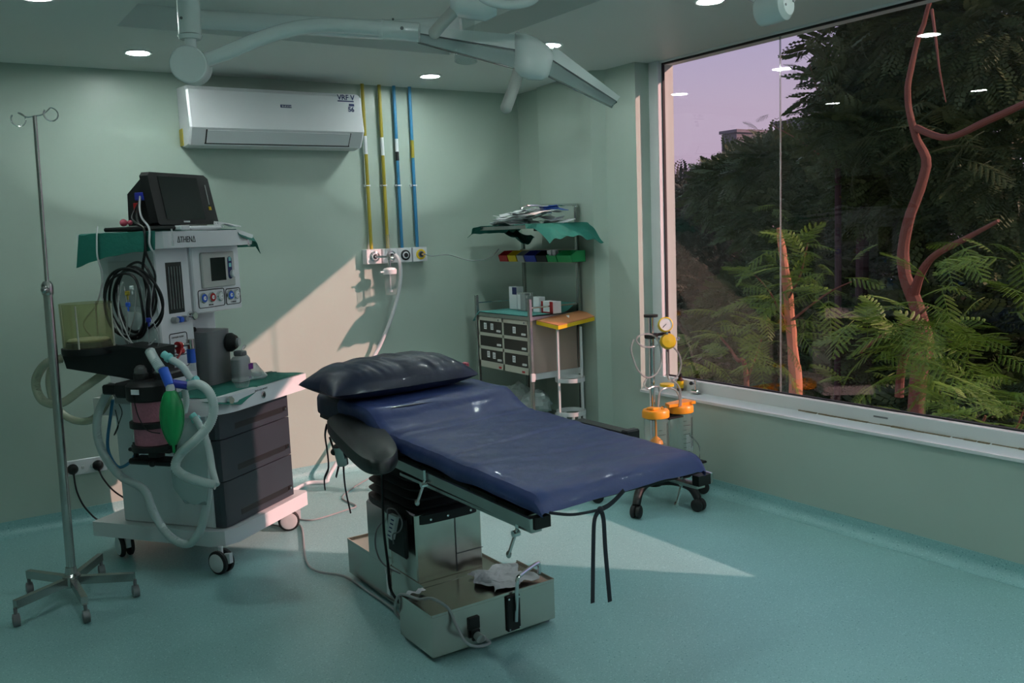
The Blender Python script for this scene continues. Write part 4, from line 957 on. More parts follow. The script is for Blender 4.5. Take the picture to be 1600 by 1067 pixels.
m = MB(); m.tube([(1.865, 2.832, .07), (1.868, 2.828, .15), (1.875, 2.828, .235), (1.90, 2.835, .252), (2.00, 2.87, .262), (2.015, 2.875, .25), (2.015, 2.877, .215)], .008, 10, 5)
for x, z in ((1.838, .165), (1.885, .165), (1.838, .04), (1.885, .04)): m.cyl((x, 2.838, z), (x, 2.834, z), .004, seg=8)
m.build('brake_lever', 'chrome', bp)
m = MB(); m.box(1.655, 1.705, 2.84, 2.851, .085, .135, .003); m.box(1.662, 1.698, 2.828, 2.842, .045, .09, .004); m.build('power_inlet', 'black', ot)
m = MB(); c_ = [Vector((1.70, 2.815, .055)), Vector((1.72, 2.80, .035)), fy(745, 1010, 2.79), fy(727, 1002, 2.79), fy(712, 975, 2.83), fy(700, 950, 2.85), fy(675, 935, 2.88), Vector((1.53, 3.0, .195)), Vector((1.497, 3.10, .19)), Vector((1.49, 3.135, .11)), Vector((1.55, 3.18, .03)), Vector((1.585, 3.35, .02)), Vector((1.59, 3.6, .012)), Vector((1.58, 3.85, .012)), Vector((1.50, 4.1, .01)), fz(470, 822, .008), fz(440, 822, .008), fz(400, 815, .008)]
m.tube(c_, .0055, 8, 8); pc = m.build('power_cord', 'midgrey', ot)
m = MB(); m.cyl((1.68, 2.80, .065), (1.70, 2.815, .055), .016, .012, 12); m.cyl((1.68, 2.828, .068), (1.68, 2.80, .062), .016, .018, 12); m.build('connector', 'midgrey', pc)
fl_ = MB(); fl_.tube([fz(462, 810, .006), fz(490, 812, .006), fz(540, 797, .006), fz(556, 790, .006), fz(535, 778, .006), fz(552, 762, .006), fz(575, 748, .006)], .0045, 7, 8)
tag(fl_.build('thin_floor_cable', 'midgrey'), 'thin pale cable wandering over the sunlit floor behind the table', 'cable')
# crumpled foil wrap and paper scrap on the base
def foil(a, b):
    x = 1.80+.21*a+.02*math.sin(b*9); y = 2.88+.22*b+.012*math.sin(a*11)
    return (x, y, bt_+.006+.016*abs(noise.noise(Vector((a*3.5, b*3.5, 2))))+.008*abs(noise.noise(Vector((a*9, b*9, 5)))))
tag(MB().grid(foil, 26, 26, .001).build('crumpled_wrap', 'foil', smooth=15), 'crumpled silvery wrapper lying on the table base', 'wrapper')
tag(MB().grid(lambda a, b: (1.52+.075*a, 3.06+.03*b+.01*math.sin(a*9), bt_+.007+.005*abs(math.sin(a*7))), 10, 4, .001).build('paper_scrap', 'paper'), 'small torn paper strip on the near left base corner', 'paper')
m = MB(); m.box(1.604, 1.612, 3.42, 3.45, .05, .15, .003); m.tube([(1.60, 3.43, .15), (1.602, 3.435, .17)], .006, 6); tag(m.build('tissue_scrap', 'paper'), 'pale scrap stuck on the near side of the table base', 'paper')

# ================================================================ OPERATING LAMP (ceiling boom)
LD = 3.0
def L(x, y, d=LD): return fd(x, y, d)
bo = thing('operating_light', 'ceiling mounted operating light with white boom arms and clear-lensed petals', 'operating light', (1.8, 2.5, 2.1))
# arm joint at left: drop tube, neck, big disc joint
m = MB(); tpx = L(291, -70, LD+.1); bot = L(297, 56)
m.cyl(L(294, 2), bot, .037, seg=22); m.cyl(tpx, L(294, 4), .034, seg=20); m.build('drop_tube', 'white2', bo)
m = MB(); m.cyl(bot, L(299, 84), .019, seg=16); m.cyl(bot+Vector((0, 0, .001)), bot-Vector((0, 0, .012)), .040, .034, 20); m.build('neck', 'white2', bo)
dc = L(297, 102); vd = (EYE-dc).normalized(); ax = (vd+Vector((-.35, 0, 0))*.6+Vector((0, 0, .12))).normalized()
m = MB(); m.lathe(dc+ax*.035, -ax, [(.0, 0), (.056, 0), (.060, .004), (.060, .10), (.054, .115), (0, .115)], 32); m.build('arm_joint', 'white2', bo)
m = MB(); m.cyl(L(283, 28, LD-.03), L(283, 28, LD-.045), .005, seg=8); m.cyl(L(628, 44, LD-.05), L(628, 44, LD-.058), .006, seg=10); m.cyl(L(614, 30, LD-.03), L(614, 30, LD-.04), .004, seg=8); m.build('screw', 'greyplastic', bo)
# curved arm
m = MB(); m.tube([L(312, 98, LD+.03), L(350, 84), L(400, 63), L(450, 47), L(500, 40), L(560, 42), L(610, 46), L(650, 50)], .024, 14, 8); m.build('curved_arm', 'white2', bo)
m = MB(); m.cyl(L(598, 46), L(655, 51), .031, seg=16); m.cyl(L(596, 46), L(600, 46.5), .033, seg=16); m.build('arm_sleeve', 'white2', bo)
# straight upper arm (farther away)
m = MB(); m.tube([L(300, 30, LD+.25), L(450, 38, LD+.22), L(600, 46, LD+.18), L(720, 40, LD+.15)], .034, 14, 6); m.build('upper_arm', 'white2', bo)
# lamp hub and petals

H = lambda x, y, d=0: L(x, y, LD+d)
m = MB(); rr = []
for i, (x0, y0, x1, y1, dd) in enumerate(((803, 56, 803, 108, .03), (806, 50, 804, 116, .06), (822, 52, 812, 120, .085), (840, 60, 826, 125, .09), (858, 72, 846, 126, .085), (866, 84, 856, 122, .06), (867, 90, 860, 114, .03))):
    a_, b_ = H(x0, y0), H(x1, y1); c = (a_+b_)/2; up = (a_-b_)/2; out_ = ray((x0+x1)/2, (y0+y1)/2).normalized()
    rr.append([c+up*math.copysign(abs(math.cos(t))**.6, math.cos(t))+out_*dd*math.copysign(abs(math.sin(t))**.6, math.sin(t)) for t in [2*PI*k/24 for k in range(24)]])
m.loft(rr); hub = m.build('lamp_head', 'white2', bo, smooth=60)
def petal(A0, A1, B0, B1, tipd, nm='petal'):
    """A = hub end (upper px, lower px), B = tip"""
    body = MB(); lens = MB(); rb_ = []; rl = []; n = 12
    for i in range(n+1):
        s = i/n; d = tipd*s
        u_ = H(A0[0]+(B0[0]-A0[0])*s, A0[1]+(B0[1]-A0[1])*s, d); l_ = H(A1[0]+(B1[0]-A1[0])*s, A1[1]+(B1[1]-A1[1])*s, d)
        md = u_.lerp(l_, .46); o_ = ray((A0[0]+B0[0])/2, (A0[1]+B0[1])/2).normalized()*(.075*(1-.45*s))
        k = .93 if i in (0, n) else 1
        rb_.append([u_-o_*.5*k, u_-o_*.1, u_+o_*.9*k, md+o_*1.3*k, md+o_*1.2*k, md-o_*.75*k])
        m1 = u_.lerp(l_, .50)
        rl.append([m1-o_*.78*k, m1+o_*1.2*k, l_+o_*1.1*k, l_+o_*.1, l_-o_*.6*k])
    body.loft(rb_); b = body.build(nm, 'white2', hub, smooth=50)
    lens.loft(rl); lens.build('lens', 'lampglass', hub, smooth=30)
    st_ = MB(); st_.tube([r[5].lerp(r[0], .02) for r in rb_], .0022, 6); st_.tube([r[4].lerp(r[5], 1)*1.0+(rl[i][4]-r[5])*.08 for i, r in enumerate(rb_)], .0016, 5); st_.build('trim_line', 'greyplastic', hub)
    e_ = MB(); e_.tube([rl[n][k] for k in range(5)], .004, 6, closed=True); e_.tube([rl[i][4] for i in range(n+1)], .003, 6); e_.build('lens_rim', 'steel', hub)
    led = MB()
    for i in range(1, n):
        for w__ in (.5,):
            p = rl[i][0].lerp(rl[i][4], w__*.6+.15)+(rl[i][1]-rl[i][0])*.4; led.ball(p, .011, 8, 5)
    led.build('reflector_cells', 'chrome', hub)
petal((804, 54), (803, 106), (652, 40), (655, 67), .06)
petal((866, 72), (856, 118), (969, 151), (955, 167), .04)
# handle
m = MB(); m.tube([H(810, 112, -.03), H(803, 135, -.04), H(794, 160, -.05), H(791, 168, -.05)], lambda t: .020-.001*t, 14, 5); m.ball(H(791, 168, -.05), (.0195,)*3); m.build('grip_handle', 'panelgrey', hub, smooth=70)
# second bracket above: bar, block and ring
ub_ = thing('lamp_bracket', 'white pivot bracket with round grip at the top, above the lamp head', 'lamp bracket', L(730, 20, 2.8))
m = MB(); m.tube([L(680, 50, 2.86), L(690, 38, 2.85), L(714, 12, 2.83)], .0195, 12, 4); m.ball(L(679, 51, 2.86), (.0195,)*3); m.build('bar', 'panelgrey', ub_, smooth=70)
m = MB(); rr = []
for x, y, r in ((704, -2, .045), (716, 4, .055), (735, 6, .058), (758, 12, .050), (776, 12, .03)):
    c = L(x, y, 2.83); rr.append([c+UP*r*.8*math.cos(t)+FW*r*math.sin(t) for t in [2*PI*k/18 for k in range(18)]])
m.loft(rr); m.build('pivot_block', 'white2', ub_, smooth=60)
m = MB(); m.tube([L(742, -28, 2.75), L(752, -6, 2.75), L(775, 5, 2.75), L(806, 7, 2.75), L(835, -2, 2.75), L(845, -24, 2.75)], .014, 12, 8); m.build('ring_grip', 'white2', ub_)
# hanging sleeve behind the lamp (square clear collar)
m = MB(); m.cyl(L(727, 60, 3.35), L(728, 96, 3.35), .040, seg=24); m.cyl(L(727, 28, 3.35), L(727, 60, 3.35), .036, seg=20); m.cyl(L(728, 88, 3.35), L(728, 96, 3.35), .043, seg=24)
tag(m.build('sleeve_cover', 'clearp'), 'clear cylindrical sleeve hanging behind the lamp head', 'sleeve')
# joint at the top right
m = MB(); c = L(1212, 12, 2.6); a2 = (vd*.2+Vector((.25, -.95, .1))).normalized()
m.lathe(c-a2*.05, a2, [(0, 0), (.040, 0), (.044, .008), (.042, .08), (.030, .092), (0, .092)], 28); m.tube([L(1205, 8, 2.62), L(1185, -6, 2.65), L(1150, -22, 2.7)], .022, 12, 4)
rj = m.build('lamp_joint', 'white2', smooth=40); tag(rj, 'white round arm joint of a second lamp at the top edge', 'lamp joint')
m = MB()
for q in (Vector((.018, 0, .01)), Vector((-.018, 0, -.004))): m.cyl(c+a2*.042+q, c+a2*.046+q, .004, seg=8)
m.build('screw', 'greyplastic', rj)

# ================================================================ CRASH TROLLEY in the corner
TX0_, TX1_, TY0_, TY1_ = 3.39, 3.80, 4.84, 5.48
tr = thing('drawer_trolley', 'steel drawer trolley with six dark drawers in the far corner', 'trolley', (3.6, 5.16, 0))
CT, CB = 1.005, .635
for (x, y, z1) in ((TX0_, TY0_, 1.145), (TX0_, TY1_+.02, 1.145), (TX1_, TY0_, 1.735), (TX1_, TY1_, 1.56)):
    MB().box(x-.012, x+.012, y-.012, y+.012, .09, z1, .003).build('post', 'steel', tr)
    MB().lathe((x-.012, y, .045), (1, 0, 0), [(.02, 0), (.042, .003), (.042, .021), (.02, .024)], 18).cyl((x, y, .05), (x, y, .10), .008, seg=8).build('castor', 'blackrub', tr)
MB().box(TX0_+.004, TX1_-.012, TY0_+.014, TY1_-.0, CB, CT-.01, .002).build('cabinet_body', 'beigep', tr)
m = MB()
yw = (TY1_-TY0_); ya, yb, yc_ = TY0_+.012, TY0_+.012+(yw-.012)/2, TY1_
m.box(TX0_-.006, TX0_+.006, ya, yc_, CT-.035, CT-.01); m.box(TX0_-.006, TX0_+.006, ya, yc_, CB, CB+.045)
for y in (ya, yb-.010, yc_-.016): m.box(TX0_-.006, TX0_+.006, y, y+.018, CB, CT-.01)
rows = [CB+.045+k*(CT-.035-CB-.045)/3 for k in range(4)]
for z in rows[1:3]: m.box(TX0_-.006, TX0_+.006, ya, yc_, z-.011, z+.011)
m.build('drawer_frame', 'cream', tr)
labels_ = {(2, 1): [(.25, .55), (.55, .55)], (2, 0): [(.45, .5)], (0, 1): [(.35, .6), (.6, .55)], (0, 0): [(.4, .55)]}
for r in range(3):
    for c in range(2):
        y0 = (ya+.018 if c == 0 else yb+.008); y1 = (yb-.010 if c == 0 else yc_-.016)
        z0, z1 = rows[r]+(.0 if r == 0 else .011), rows[r+1]-(.0 if r == 2 else .011)
        d = MB().box(TX0_-.003, TX0_+.01, y0, y1, z0, z1).build('drawer', 'drawer', tr)
        MB().box(TX0_-.014, TX0_-.004, y0+.018, y0+.062, z0+.014, z0+.028, .002).build('pull', 'offwhite', d)
        for k, (a, b) in enumerate(labels_.get((r, c), [])):
            yy = y1-(y1-y0)*a; zz = z0+(z1-z0)*b
            s = MB(); s.box(TX0_-.0045, TX0_-.003, yy-.017, yy+.017, zz-.022, zz+.022); s.build('sticker', 'paper', d)
            s = MB()
            for q in range(3): s.box(TX0_-.005, TX0_-.0044, yy-.012, yy+.012, zz-.013+q*.011, zz-.009+q*.011)
            s.build('sticker_print', 'greyplastic', d)
for y in (ya+.06, yb+.03): MB().box(TX0_-.0065, TX0_-.0058, y, y+.035, CB+.008, CB+.022).build('maker_plate', 'red', tr)
for y in (ya+.02, yb+.02): MB().cyl((TX0_-.006, y+.03, CT-.022), (TX0_-.011, y+.03, CT-.022), .006, seg=10).build('lock', 'greyplastic', tr)
MB().box(TX0_-.005, TX1_, TY0_-.004, TY1_+.01, CT-.008, CT+.022, .002).build('top_tray', 'steel', tr)
m = MB(); m.cyl((TX0_, TY0_, 1.085), (TX1_, TY0_, 1.085), .005, seg=8); m.cyl((TX0_, TY1_+.02, 1.09), (TX1_, TY1_, 1.09), .004, seg=8); m.build('guard_rail', 'chrome', tr)
m = MB(); m.box(TX0_, TX1_, TY0_-.016, TY0_-.006, CB-.03, CB+.012, .002); m.box(TX0_-.02, TX0_+.012, TY0_-.022, TY0_-.008, CB-.04, CB+.015, .003); m.build('side_rail', 'offwhite', tr)
MB().box(TX0_, TX1_, TY0_, TY1_, .28, .30, .002).build('lower_shelf', 'steel', tr)
m = MB(); m.tube([(TX1_, TY0_, 1.73), (TX1_, TY0_, 1.748), (TX1_-.02, TY0_, 1.752), (3.40, TY0_, 1.752)], .009, 10, 3); m.tube([(3.40, TY0_, 1.752), (3.365, TY0_, 1.742), (3.352, TY0_, 1.728), (3.345, TY0_, 1.742)], .004, 8, 4); m.build('drip_hook_bar', 'chrome', tr)
# upper shelf
SZ = 1.605
m = MB(); m.box(3.405, 3.79, 4.72, 5.44, SZ-.002, SZ+.022, .002); m.box(3.70, 3.80, 5.0, 5.2, SZ-.02, SZ); m.build('upper_shelf', 'steel', tr)
m = MB(); m.box(3.77, 3.80, TY0_, TY1_, 1.44, 1.455, .002); m.box(3.77, 3.785, TY0_, TY1_, 1.36, 1.375, .002); m.build('bin_rail', 'cream', tr)
# open plastic bins, one object each
bins = [(784, 798, 'red', 'red plastic bin, leftmost in the row on the trolley'), (798, 812, 'yellow', 'yellow plastic bin between red and grey bins'), (812, 824, 'midgrey', 'grey plastic bin between yellow and blue bins'),
        (824, 842, 'royal', 'blue plastic bin in the middle of the row'), (842, 859, 'black', 'black plastic bin beside the blue one'), (859, 875, 'green', 'green bin holding white paper packets'), (875, 899, 'green', 'empty green bin, rightmost in the row')]
for i, (xa, xb, mt, lab) in enumerate(bins):
    y1 = fx(xa, 400, 3.68).y; y0 = fx(xb, 400, 3.68).y; g_ = .004
    t = thing('storage_bin', lab, 'bin', (3.72, (y0+y1)/2, 1.37), 0, 'coloured bins on the trolley rail')
    th_ = .003; o = MB(); zb, zt = 1.372, 1.448
    o.box(3.66, 3.768, y0+g_, y1-g_, zb, zb+th_); o.box(3.765, 3.768, y0+g_, y1-g_, zb, zt)
    for yy in (y0+g_, y1-g_-th_): o.prism([(3.66, yy, zb), (3.768, yy, zb), (3.768, yy, zt), (3.70, yy, zt), (3.645, yy, zb+.045)], (0, th_, 0))
    o.build('bin_body', mt, t)
    o = MB().prism([(3.66, y0+g_, zb), (3.645, y0+g_, zb+.045), (3.648, y0+g_, zb+.045), (3.663, y0+g_, zb)], (0, y1-y0-2*g_, 0)); o.build('bin_lip', mt, t)
for k in range(5):
    a = random.random(); y = fx(868, 400, 3.70).y+(.5-a)*.05; o = MB()
    o.prism([(3.675+.015*k, y-.03, 1.378), (3.675+.015*k, y+.03, 1.378), (3.66+.015*k, y+.02, 1.45+.01*a), (3.66+.015*k, y-.02, 1.455)], (.002, 0, 0))
    tag(o.build('paper_packet', 'paper'), 'white paper packet standing in the green bin', 'packet', 'paper packets in the green bin')
# cloths and packets on the upper shelf
def us(a, b):
    y = 4.53+a*1.01; x = 3.36+b*.44
    z = SZ+.026+.004*noise.noise(Vector((x*20, y*12, 0)))
    if y < 4.72: d = 4.72-y; z -= d*.30+d*d*1.0+d*max(0, (x-3.62))*1.5-.03*noise.noise(Vector((x*16, y*9, 4)))*min(1, d*8); y = 4.72-d*.85
    if y > 5.44: z -= (y-5.44)*.5
    if x < 3.40: z -= (3.40-x)*.7*(1 if a > .93 or a < .28 else .0)
    return (x if (a > .9 or a < .3) else max(x, 3.41), y, z)
tag(MB().grid(us, 70, 26, .002).build('green_cloth', 'drape'), 'dark green cloth under the packets on the upper shelf, hanging at right', 'cloth')
tag(MB().grid(lambda a, b: (3.56+.16*a, 5.40-.20*b*(1-.0*a)+.02*a, SZ-.006-.10*b*(1-abs(2*a-1)*.5)-.02*abs(math.sin(a*7+b*3))), 14, 14, .002).build('green_cloth', 'drape'), 'dark green cloth bundle hanging below the upper shelf', 'cloth')
random.seed(11)
pk = [('paper', 'white flat sterile packet in the heap on the upper shelf')]*44+[('blue', 'blue edged sterile packet at the back of the heap')]*3
for i, (mt, lab) in enumerate(pk):
    y = 4.76+random.random()*.56 if i < 44 else 4.82+.09*(i-44); x = 3.43+random.random()*.26 if i < 44 else 3.62
    z = SZ+.036+(.095*random.random())*(1-.6*abs((y-5.0)/.33)**2)+(.045 if i >= 44 else 0)
    w_, l_, a = .035+.02*random.random(), .07+.05*random.random(), random.random()*PI
    tx, ty = (random.random()-.5)*.5, (random.random()-.5)*1.1; ph = random.random()*6
    def pf(u, v, w_=w_, l_=l_, a=a, x=x, y=y, z=z, tx=tx, ty=ty, ph=ph):
        p, q = (u-.5)*2*l_, (v-.5)*2*w_; return (x+p*math.cos(a)*.7-q*math.sin(a), y+p*math.sin(a)+q*math.cos(a), z+tx*p*.5+ty*q*.5+.008*math.sin(u*5+ph))
    tag(MB().grid(pf, 6, 4, .003).build('sterile_packet', mt, smooth=20), lab, 'packet', 'sterile packets heaped on the upper shelf' if i < 44 else 'blue packets on the upper shelf')
# pale teal cloth and things on the trolley top
def tc_(a, b):
    y = 4.86+a*.68; x = 3.375+b*.41; z = CT+.026+.002*noise.noise(Vector((x*16, y*16, 0)))
    if y > 5.46: z -= (y-5.46)*.9
    if y < 4.99 and x > 3.6: z += .05*((x-3.6)/.19)**2*0
    if x > 3.66: z += ((x-3.66)/.12)**2*.055
    return (x, y, z)
tag(MB().grid(tc_, 40, 30, .002).build('teal_cloth', 'drape2'), 'pale teal cloth lining the top of the drawer trolley', 'cloth')
def box_at(px0, px1, py0, py1, X_, dep, name, mt, lab, cat='box'):
    a = fx(px0, py1, X_); b = fx(px1, py1, X_); t_ = fx((px0+px1)/2, py0, X_); o = MB(); o.box(X_, X_+dep, min(a.y, b.y), max(a.y, b.y), CT+.03, t_.z, .002)
    ob = o.build(name, mt); tag(ob, lab, cat); return ob, a, b, t_
ob, a, b, t_ = box_at(796, 808, 448, 481, 3.60, .06, 'medicine_box', 'paper', 'tall white box with dark blue end, leftmost on the trolley top')
o = MB(); o.box(3.5985, 3.6, min(a.y, b.y)+.0, max(a.y, b.y)-.045, t_.z-.055, t_.z-.004); o.build('blue_panel', 'ink', ob)

ob, a, b, t_ = box_at(809, 821, 458, 481, 3.57, .07, 'medicine_box', 'midgrey', 'grey box between the tall white box and the vial')
o = MB(); o.box(3.5685, 3.57, min(a.y, b.y)+.06, max(a.y, b.y)-.005, CT+.04, t_.z-.01); o.build('white_panel', 'paper', ob)
ob, a, b, t_ = box_at(833, 843, 464, 480, 3.57, .05, 'vial_carton', 'paper', 'small white carton between the vials and the red-trimmed box')
ob, a, b, t_ = box_at(846, 864, 471, 484, 3.56, .07, 'glove_box', 'paper', 'small white box with red trim at the right of the trolley top')
o = MB(); y0, y1 = min(a.y, b.y), max(a.y, b.y); zt_ = t_.z
o.box(3.5585, 3.56, y0, y1, CT+.032, CT+.040); o.box(3.5585, 3.56, y1-.02, y1, CT+.03, zt_); o.box(3.5585, 3.56, y0, y0+.035, CT+.03, zt_-.0); o.build('red_trim', 'red', ob)
for (px, py, r, mt, lab) in ((824, 462, .016, 'clearp', 'clear vial with dark cap on the trolley top'), (829, 458, .012, 'clearp', 'second clear vial behind the first')):
    p = fx(px, py, 3.58); o = MB(); o.lathe((p.x, p.y, CT+.03), (0, 0, 1), [(r, 0), (r, p.z-CT-.06), (r*.6, p.z-CT-.045)], 14); v_ = o.build('vial', mt); tag(v_, lab, 'vial')
    MB().cyl((p.x, p.y, p.z-.018), (p.x, p.y, p.z+.002), r*.75, seg=12).build('vial_cap', 'chrome', v_)
# orange laminate board
bz = .972
wb = [fz(838, 499, bz), fz(872, 508, bz), fz(936, 494, bz), fz(862, 487, bz)]
wb = [Vector((3.425, 4.80, bz)), Vector((3.565, 4.60, bz)), Vector((3.86, 4.615, bz)), Vector((3.79, 4.82, bz))]
sb = thing('writing_board', 'orange laminate board with yellow edge on the trolley side', 'board', (3.65, 4.7, bz-.02))
wb = [fy(838, 500, 4.83), fy(872, 508, 4.66), fy(936, 492, 4.68), fy(905, 485, 4.83)]
m = MB(); m.prism([p-Vector((0, 0, .006)) for p in wb], (0, 0, .006)); m.build('board_top', 'wood', sb)
m = MB(); m.prism([p-Vector((0, 0, .030)) for p in wb], (0, 0, .0235)); m.build('board_edge', 'yellow', sb, 'yellowish edge band')
sc_ = (wb[0]+wb[1]+wb[2]+wb[3])/4+Vector((.04, .02, .004))
tag(MB().prism([sc_+Vector(q) for q in ((-.04, -.02, -.005), (.04, -.02, -.005), (.05, .02, .006), (-.03, .02, .006))], (0, 0, .001)).build('paper_slip', 'paper'), 'white paper slip on the orange board', 'paper')
# cylinder holder: two tubes, hoops and bottom cradle
chh = thing('cylinder_holder', 'white tubular cylinder holder with two hoops on the trolley side', 'holder', (3.72, 4.72, .30))
xa_, xb_ = fy(873, 600, 4.72).x, fy(909, 600, 4.72).x; c0_ = Vector(((xa_+xb_)/2, 4.72, 0)); R_ = (xb_-xa_)/2
for s in (-1, 1): MB().box(c0_.x+s*R_-.009, c0_.x+s*R_+.009, 4.709, 4.721, .345, bz-.03, .002).build('upright', 'offwhite', chh)
def hoop(z, nm='hoop'):
    r = []; 
    m = MB(); n = 36
    for k in range(n+1): t = 2*PI*k/n; d = Vector((math.cos(t), math.sin(t), 0)); r.append([c0_+d*R_+Vector((0, 0, z-.014)), c0_+d*(R_+.003)+Vector((0, 0, z-.014)), c0_+d*(R_+.003)+Vector((0, 0, z+.014)), c0_+d*R_+Vector((0, 0, z+.014))])
    m.loft(r, caps=False); m.build(nm, 'offwhite', chh)
hoop(.600); hoop(.375)
for t in (.3, 1.35, 2.4, 4.2, 5.2):
    d = Vector((math.cos(t), math.sin(t), 0)); m = MB(); m.tube([c0_+d*R_+Vector((0, 0, .37)), c0_+d*R_*.95+Vector((0, 0, .30)), c0_+d*R_*.6+Vector((0, 0, .255)), c0_+Vector((0, 0, .24))], lambda t: (.003, .010), 8, 6); m.build('cradle_strap', 'offwhite', chh)
# clear plastic bags on the lower shelf
random.seed(5)
for k, (x, y, r, lab) in enumerate(((3.48, 5.32, .10, 'crumpled clear plastic bag, leftmost on the lower trolley shelf'), (3.50, 5.16, .11, 'crumpled clear plastic bag in the middle of the lower shelf'), (3.52, 4.99, .10, 'crumpled clear plastic bag, rightmost on the lower shelf'))):
    m = MB(); m.ball((x, y, .30+r*.95), (r, r, r*.95), 22, 14)
    m.v = [Vector((x, y, .30+r))+(p-Vector((x, y, .30+r)))*(1+.30*noise.noise(p*14)+.22*noise.noise(p*34)) for p in m.v]; zmin = min(p.z for p in m.v)
    for p in m.v: p.z += .302-zmin
    tag(m.build('plastic_bag', 'bag', smooth=12), lab, 'bag')

# ================================================================ SUCTION UNIT
su = thing('suction_trolley', 'chrome suction pole on black five-star castor base beside the window', 'suction unit', (3.50, 3.80, 0))
SX, SY = 3.50, 3.80
MB().cyl((SX, SY, .18), (SX, SY, 1.085), .016, seg=16).build('pole', 'chrome', su)
MB().cyl((SX, SY, 1.078), (SX, SY, 1.092), .040, seg=20).build('pole_cap', 'black', su)
MB().lathe((SX, SY, .095), (0, 0, 1), [(.045, 0), (.055, .02), (.05, .07), (.03, .10)], 20).build('base_hub', 'black', su)
for (x, y) in ((3.213, 3.635), (3.556, 3.50), (3.235, 3.995), (3.815, 3.725), (3.60, 4.09)):
    d = Vector((x-SX, y-SY, 0)); c = Vector((SX, SY, 0)); l = MB(); l.tube([c+d*.08+Vector((0, 0, .125)), c+d*.45+Vector((0, 0, .145)), c+d*.82+Vector((0, 0, .13)), c+d*.99+Vector((0, 0, .070))], lambda t: (.028-.006*t, .034-.010*t), 12, 5); l.build('leg', 'black', su)
    n = Vector((-d.y, d.x, 0)).normalized(); w_ = MB()
    for s in (-1, 1): w_.lathe(Vector((x, y, .036))+n*s*.004, n*s, [(.01, 0), (.033, .001), (.036, .006), (.036, .020), (.026, .026), (0, .026)], 18)
    w_.cyl((x, y, .03), (x, y, .09), .008, seg=8); w_.build('castor', 'blackrub', su)
for z in (.97, .50):
    m = MB(); m.box(SX-.03, SX+.03, SY-.03, SY+.03, z-.016, z+.016, .006); m.tube([(SX, SY, z), (SX+.06, SY-.03, z+.008), (SX+.10, SY-.05, z+.012)], .009, 8, 3); m.build('clamp', 'black', su)
vg = thing('vacuum_gauge', 'yellow vacuum gauge above a yellow regulator knob on the chrome pole', 'gauge', (3.56, 3.72, .90))
gc = fy(1040, 507, 3.70); gd = (EYE-gc).normalized()+Vector((.25, 0, .1)); gd.normalize()
MB().lathe(gc-gd*.03, gd, [(.0, 0), (.040, 0), (.042, .005), (.042, .036), (.036, .040), (.036, .036)], 28).build('gauge_case', 'yellow', vg)
MB().cyl(gc, gc+gd*.007, .036, seg=26).build('gauge_face', 'paper', vg)
m = MB(); a1 = gd.orthogonal().normalized(); m.tube([gc+gd*.0085-a1*.004, gc+gd*.0085+a1*.024], .0015, 5); m.build('needle', 'inkblack', vg)
kc = fy(1044, 533, 3.70)
MB().cyl(gc, kc, .008, seg=10).build('stem', 'chrome', vg)
MB().lathe(kc+gd*-.03, gd, [(.0, 0), (.034, 0), (.044, .008), (.046, .03), (.038, .05), (.0, .054)], 22).build('regulator_knob', 'yellow', vg)
m = MB(); m.cyl(kc, kc+Vector((.065, -.01, .006)), .008, seg=10); m.ball(kc+Vector((.068, -.01, .008)), .012, 10, 6); m.cyl((SX, SY, .965), kc, .008, seg=10); m.build('side_port', 'chrome', vg)
zk = kc.z
TL = ['clear suction tube in a wide loop left of the chrome pole', 'clear suction tube curving down right of the yellow knob', 'clear suction tube dropping behind the pole to the left jar', 'clear suction tube arched over the two orange lids', 'clear suction tube from the loop into the right jar', 'grey tube hanging at the right of the taller jar']
def T(pxs, y_, r=.0055): tag(MB().tube([fy(a, b, y_) for a, b in pxs], r, 8, 8).build('suction_tube', 'tubing'), TL.pop(0), 'tube')
T([(1034, 536), (1020, 542), (1004, 541), (994, 532), (1000, 524), (1014, 522), (1026, 528), (1032, 545), (1033, 565), (1026, 583), (1012, 590), (998, 580), (990, 562), (986, 545), (990, 530)], 3.74)
T([(1050, 540), (1060, 552), (1064, 568), (1060, 585), (1050, 594), (1044, 590), (1043, 570), (1042, 550)], 3.72)
T([(1012, 590), (1006, 600), (1012, 607), (1022, 604), (1030, 608), (1028, 640)], 3.74)
T([(1060, 642), (1062, 625), (1056, 610), (1042, 606), (1030, 614), (1028, 640)], 3.70)
T([(1050, 594), (1058, 600), (1063, 612), (1064, 634)], 3.70)
T([(1078, 680), (1090, 692), (1094, 706), (1092, 722)], 3.80, .005)
m = MB(); zb_ = .50; m.box(SX+.02, SX+.14, SY-.11, SY-.02, zb_-.006, zb_+.004, .003); m.build('jar_bracket', 'black', su)
c = fy(1042, 602, 3.73); MB().cyl(c-Vector((0, 0, .004)), c+Vector((0, 0, .010)), .040, seg=20).build('spare_lid', 'yellow', su)
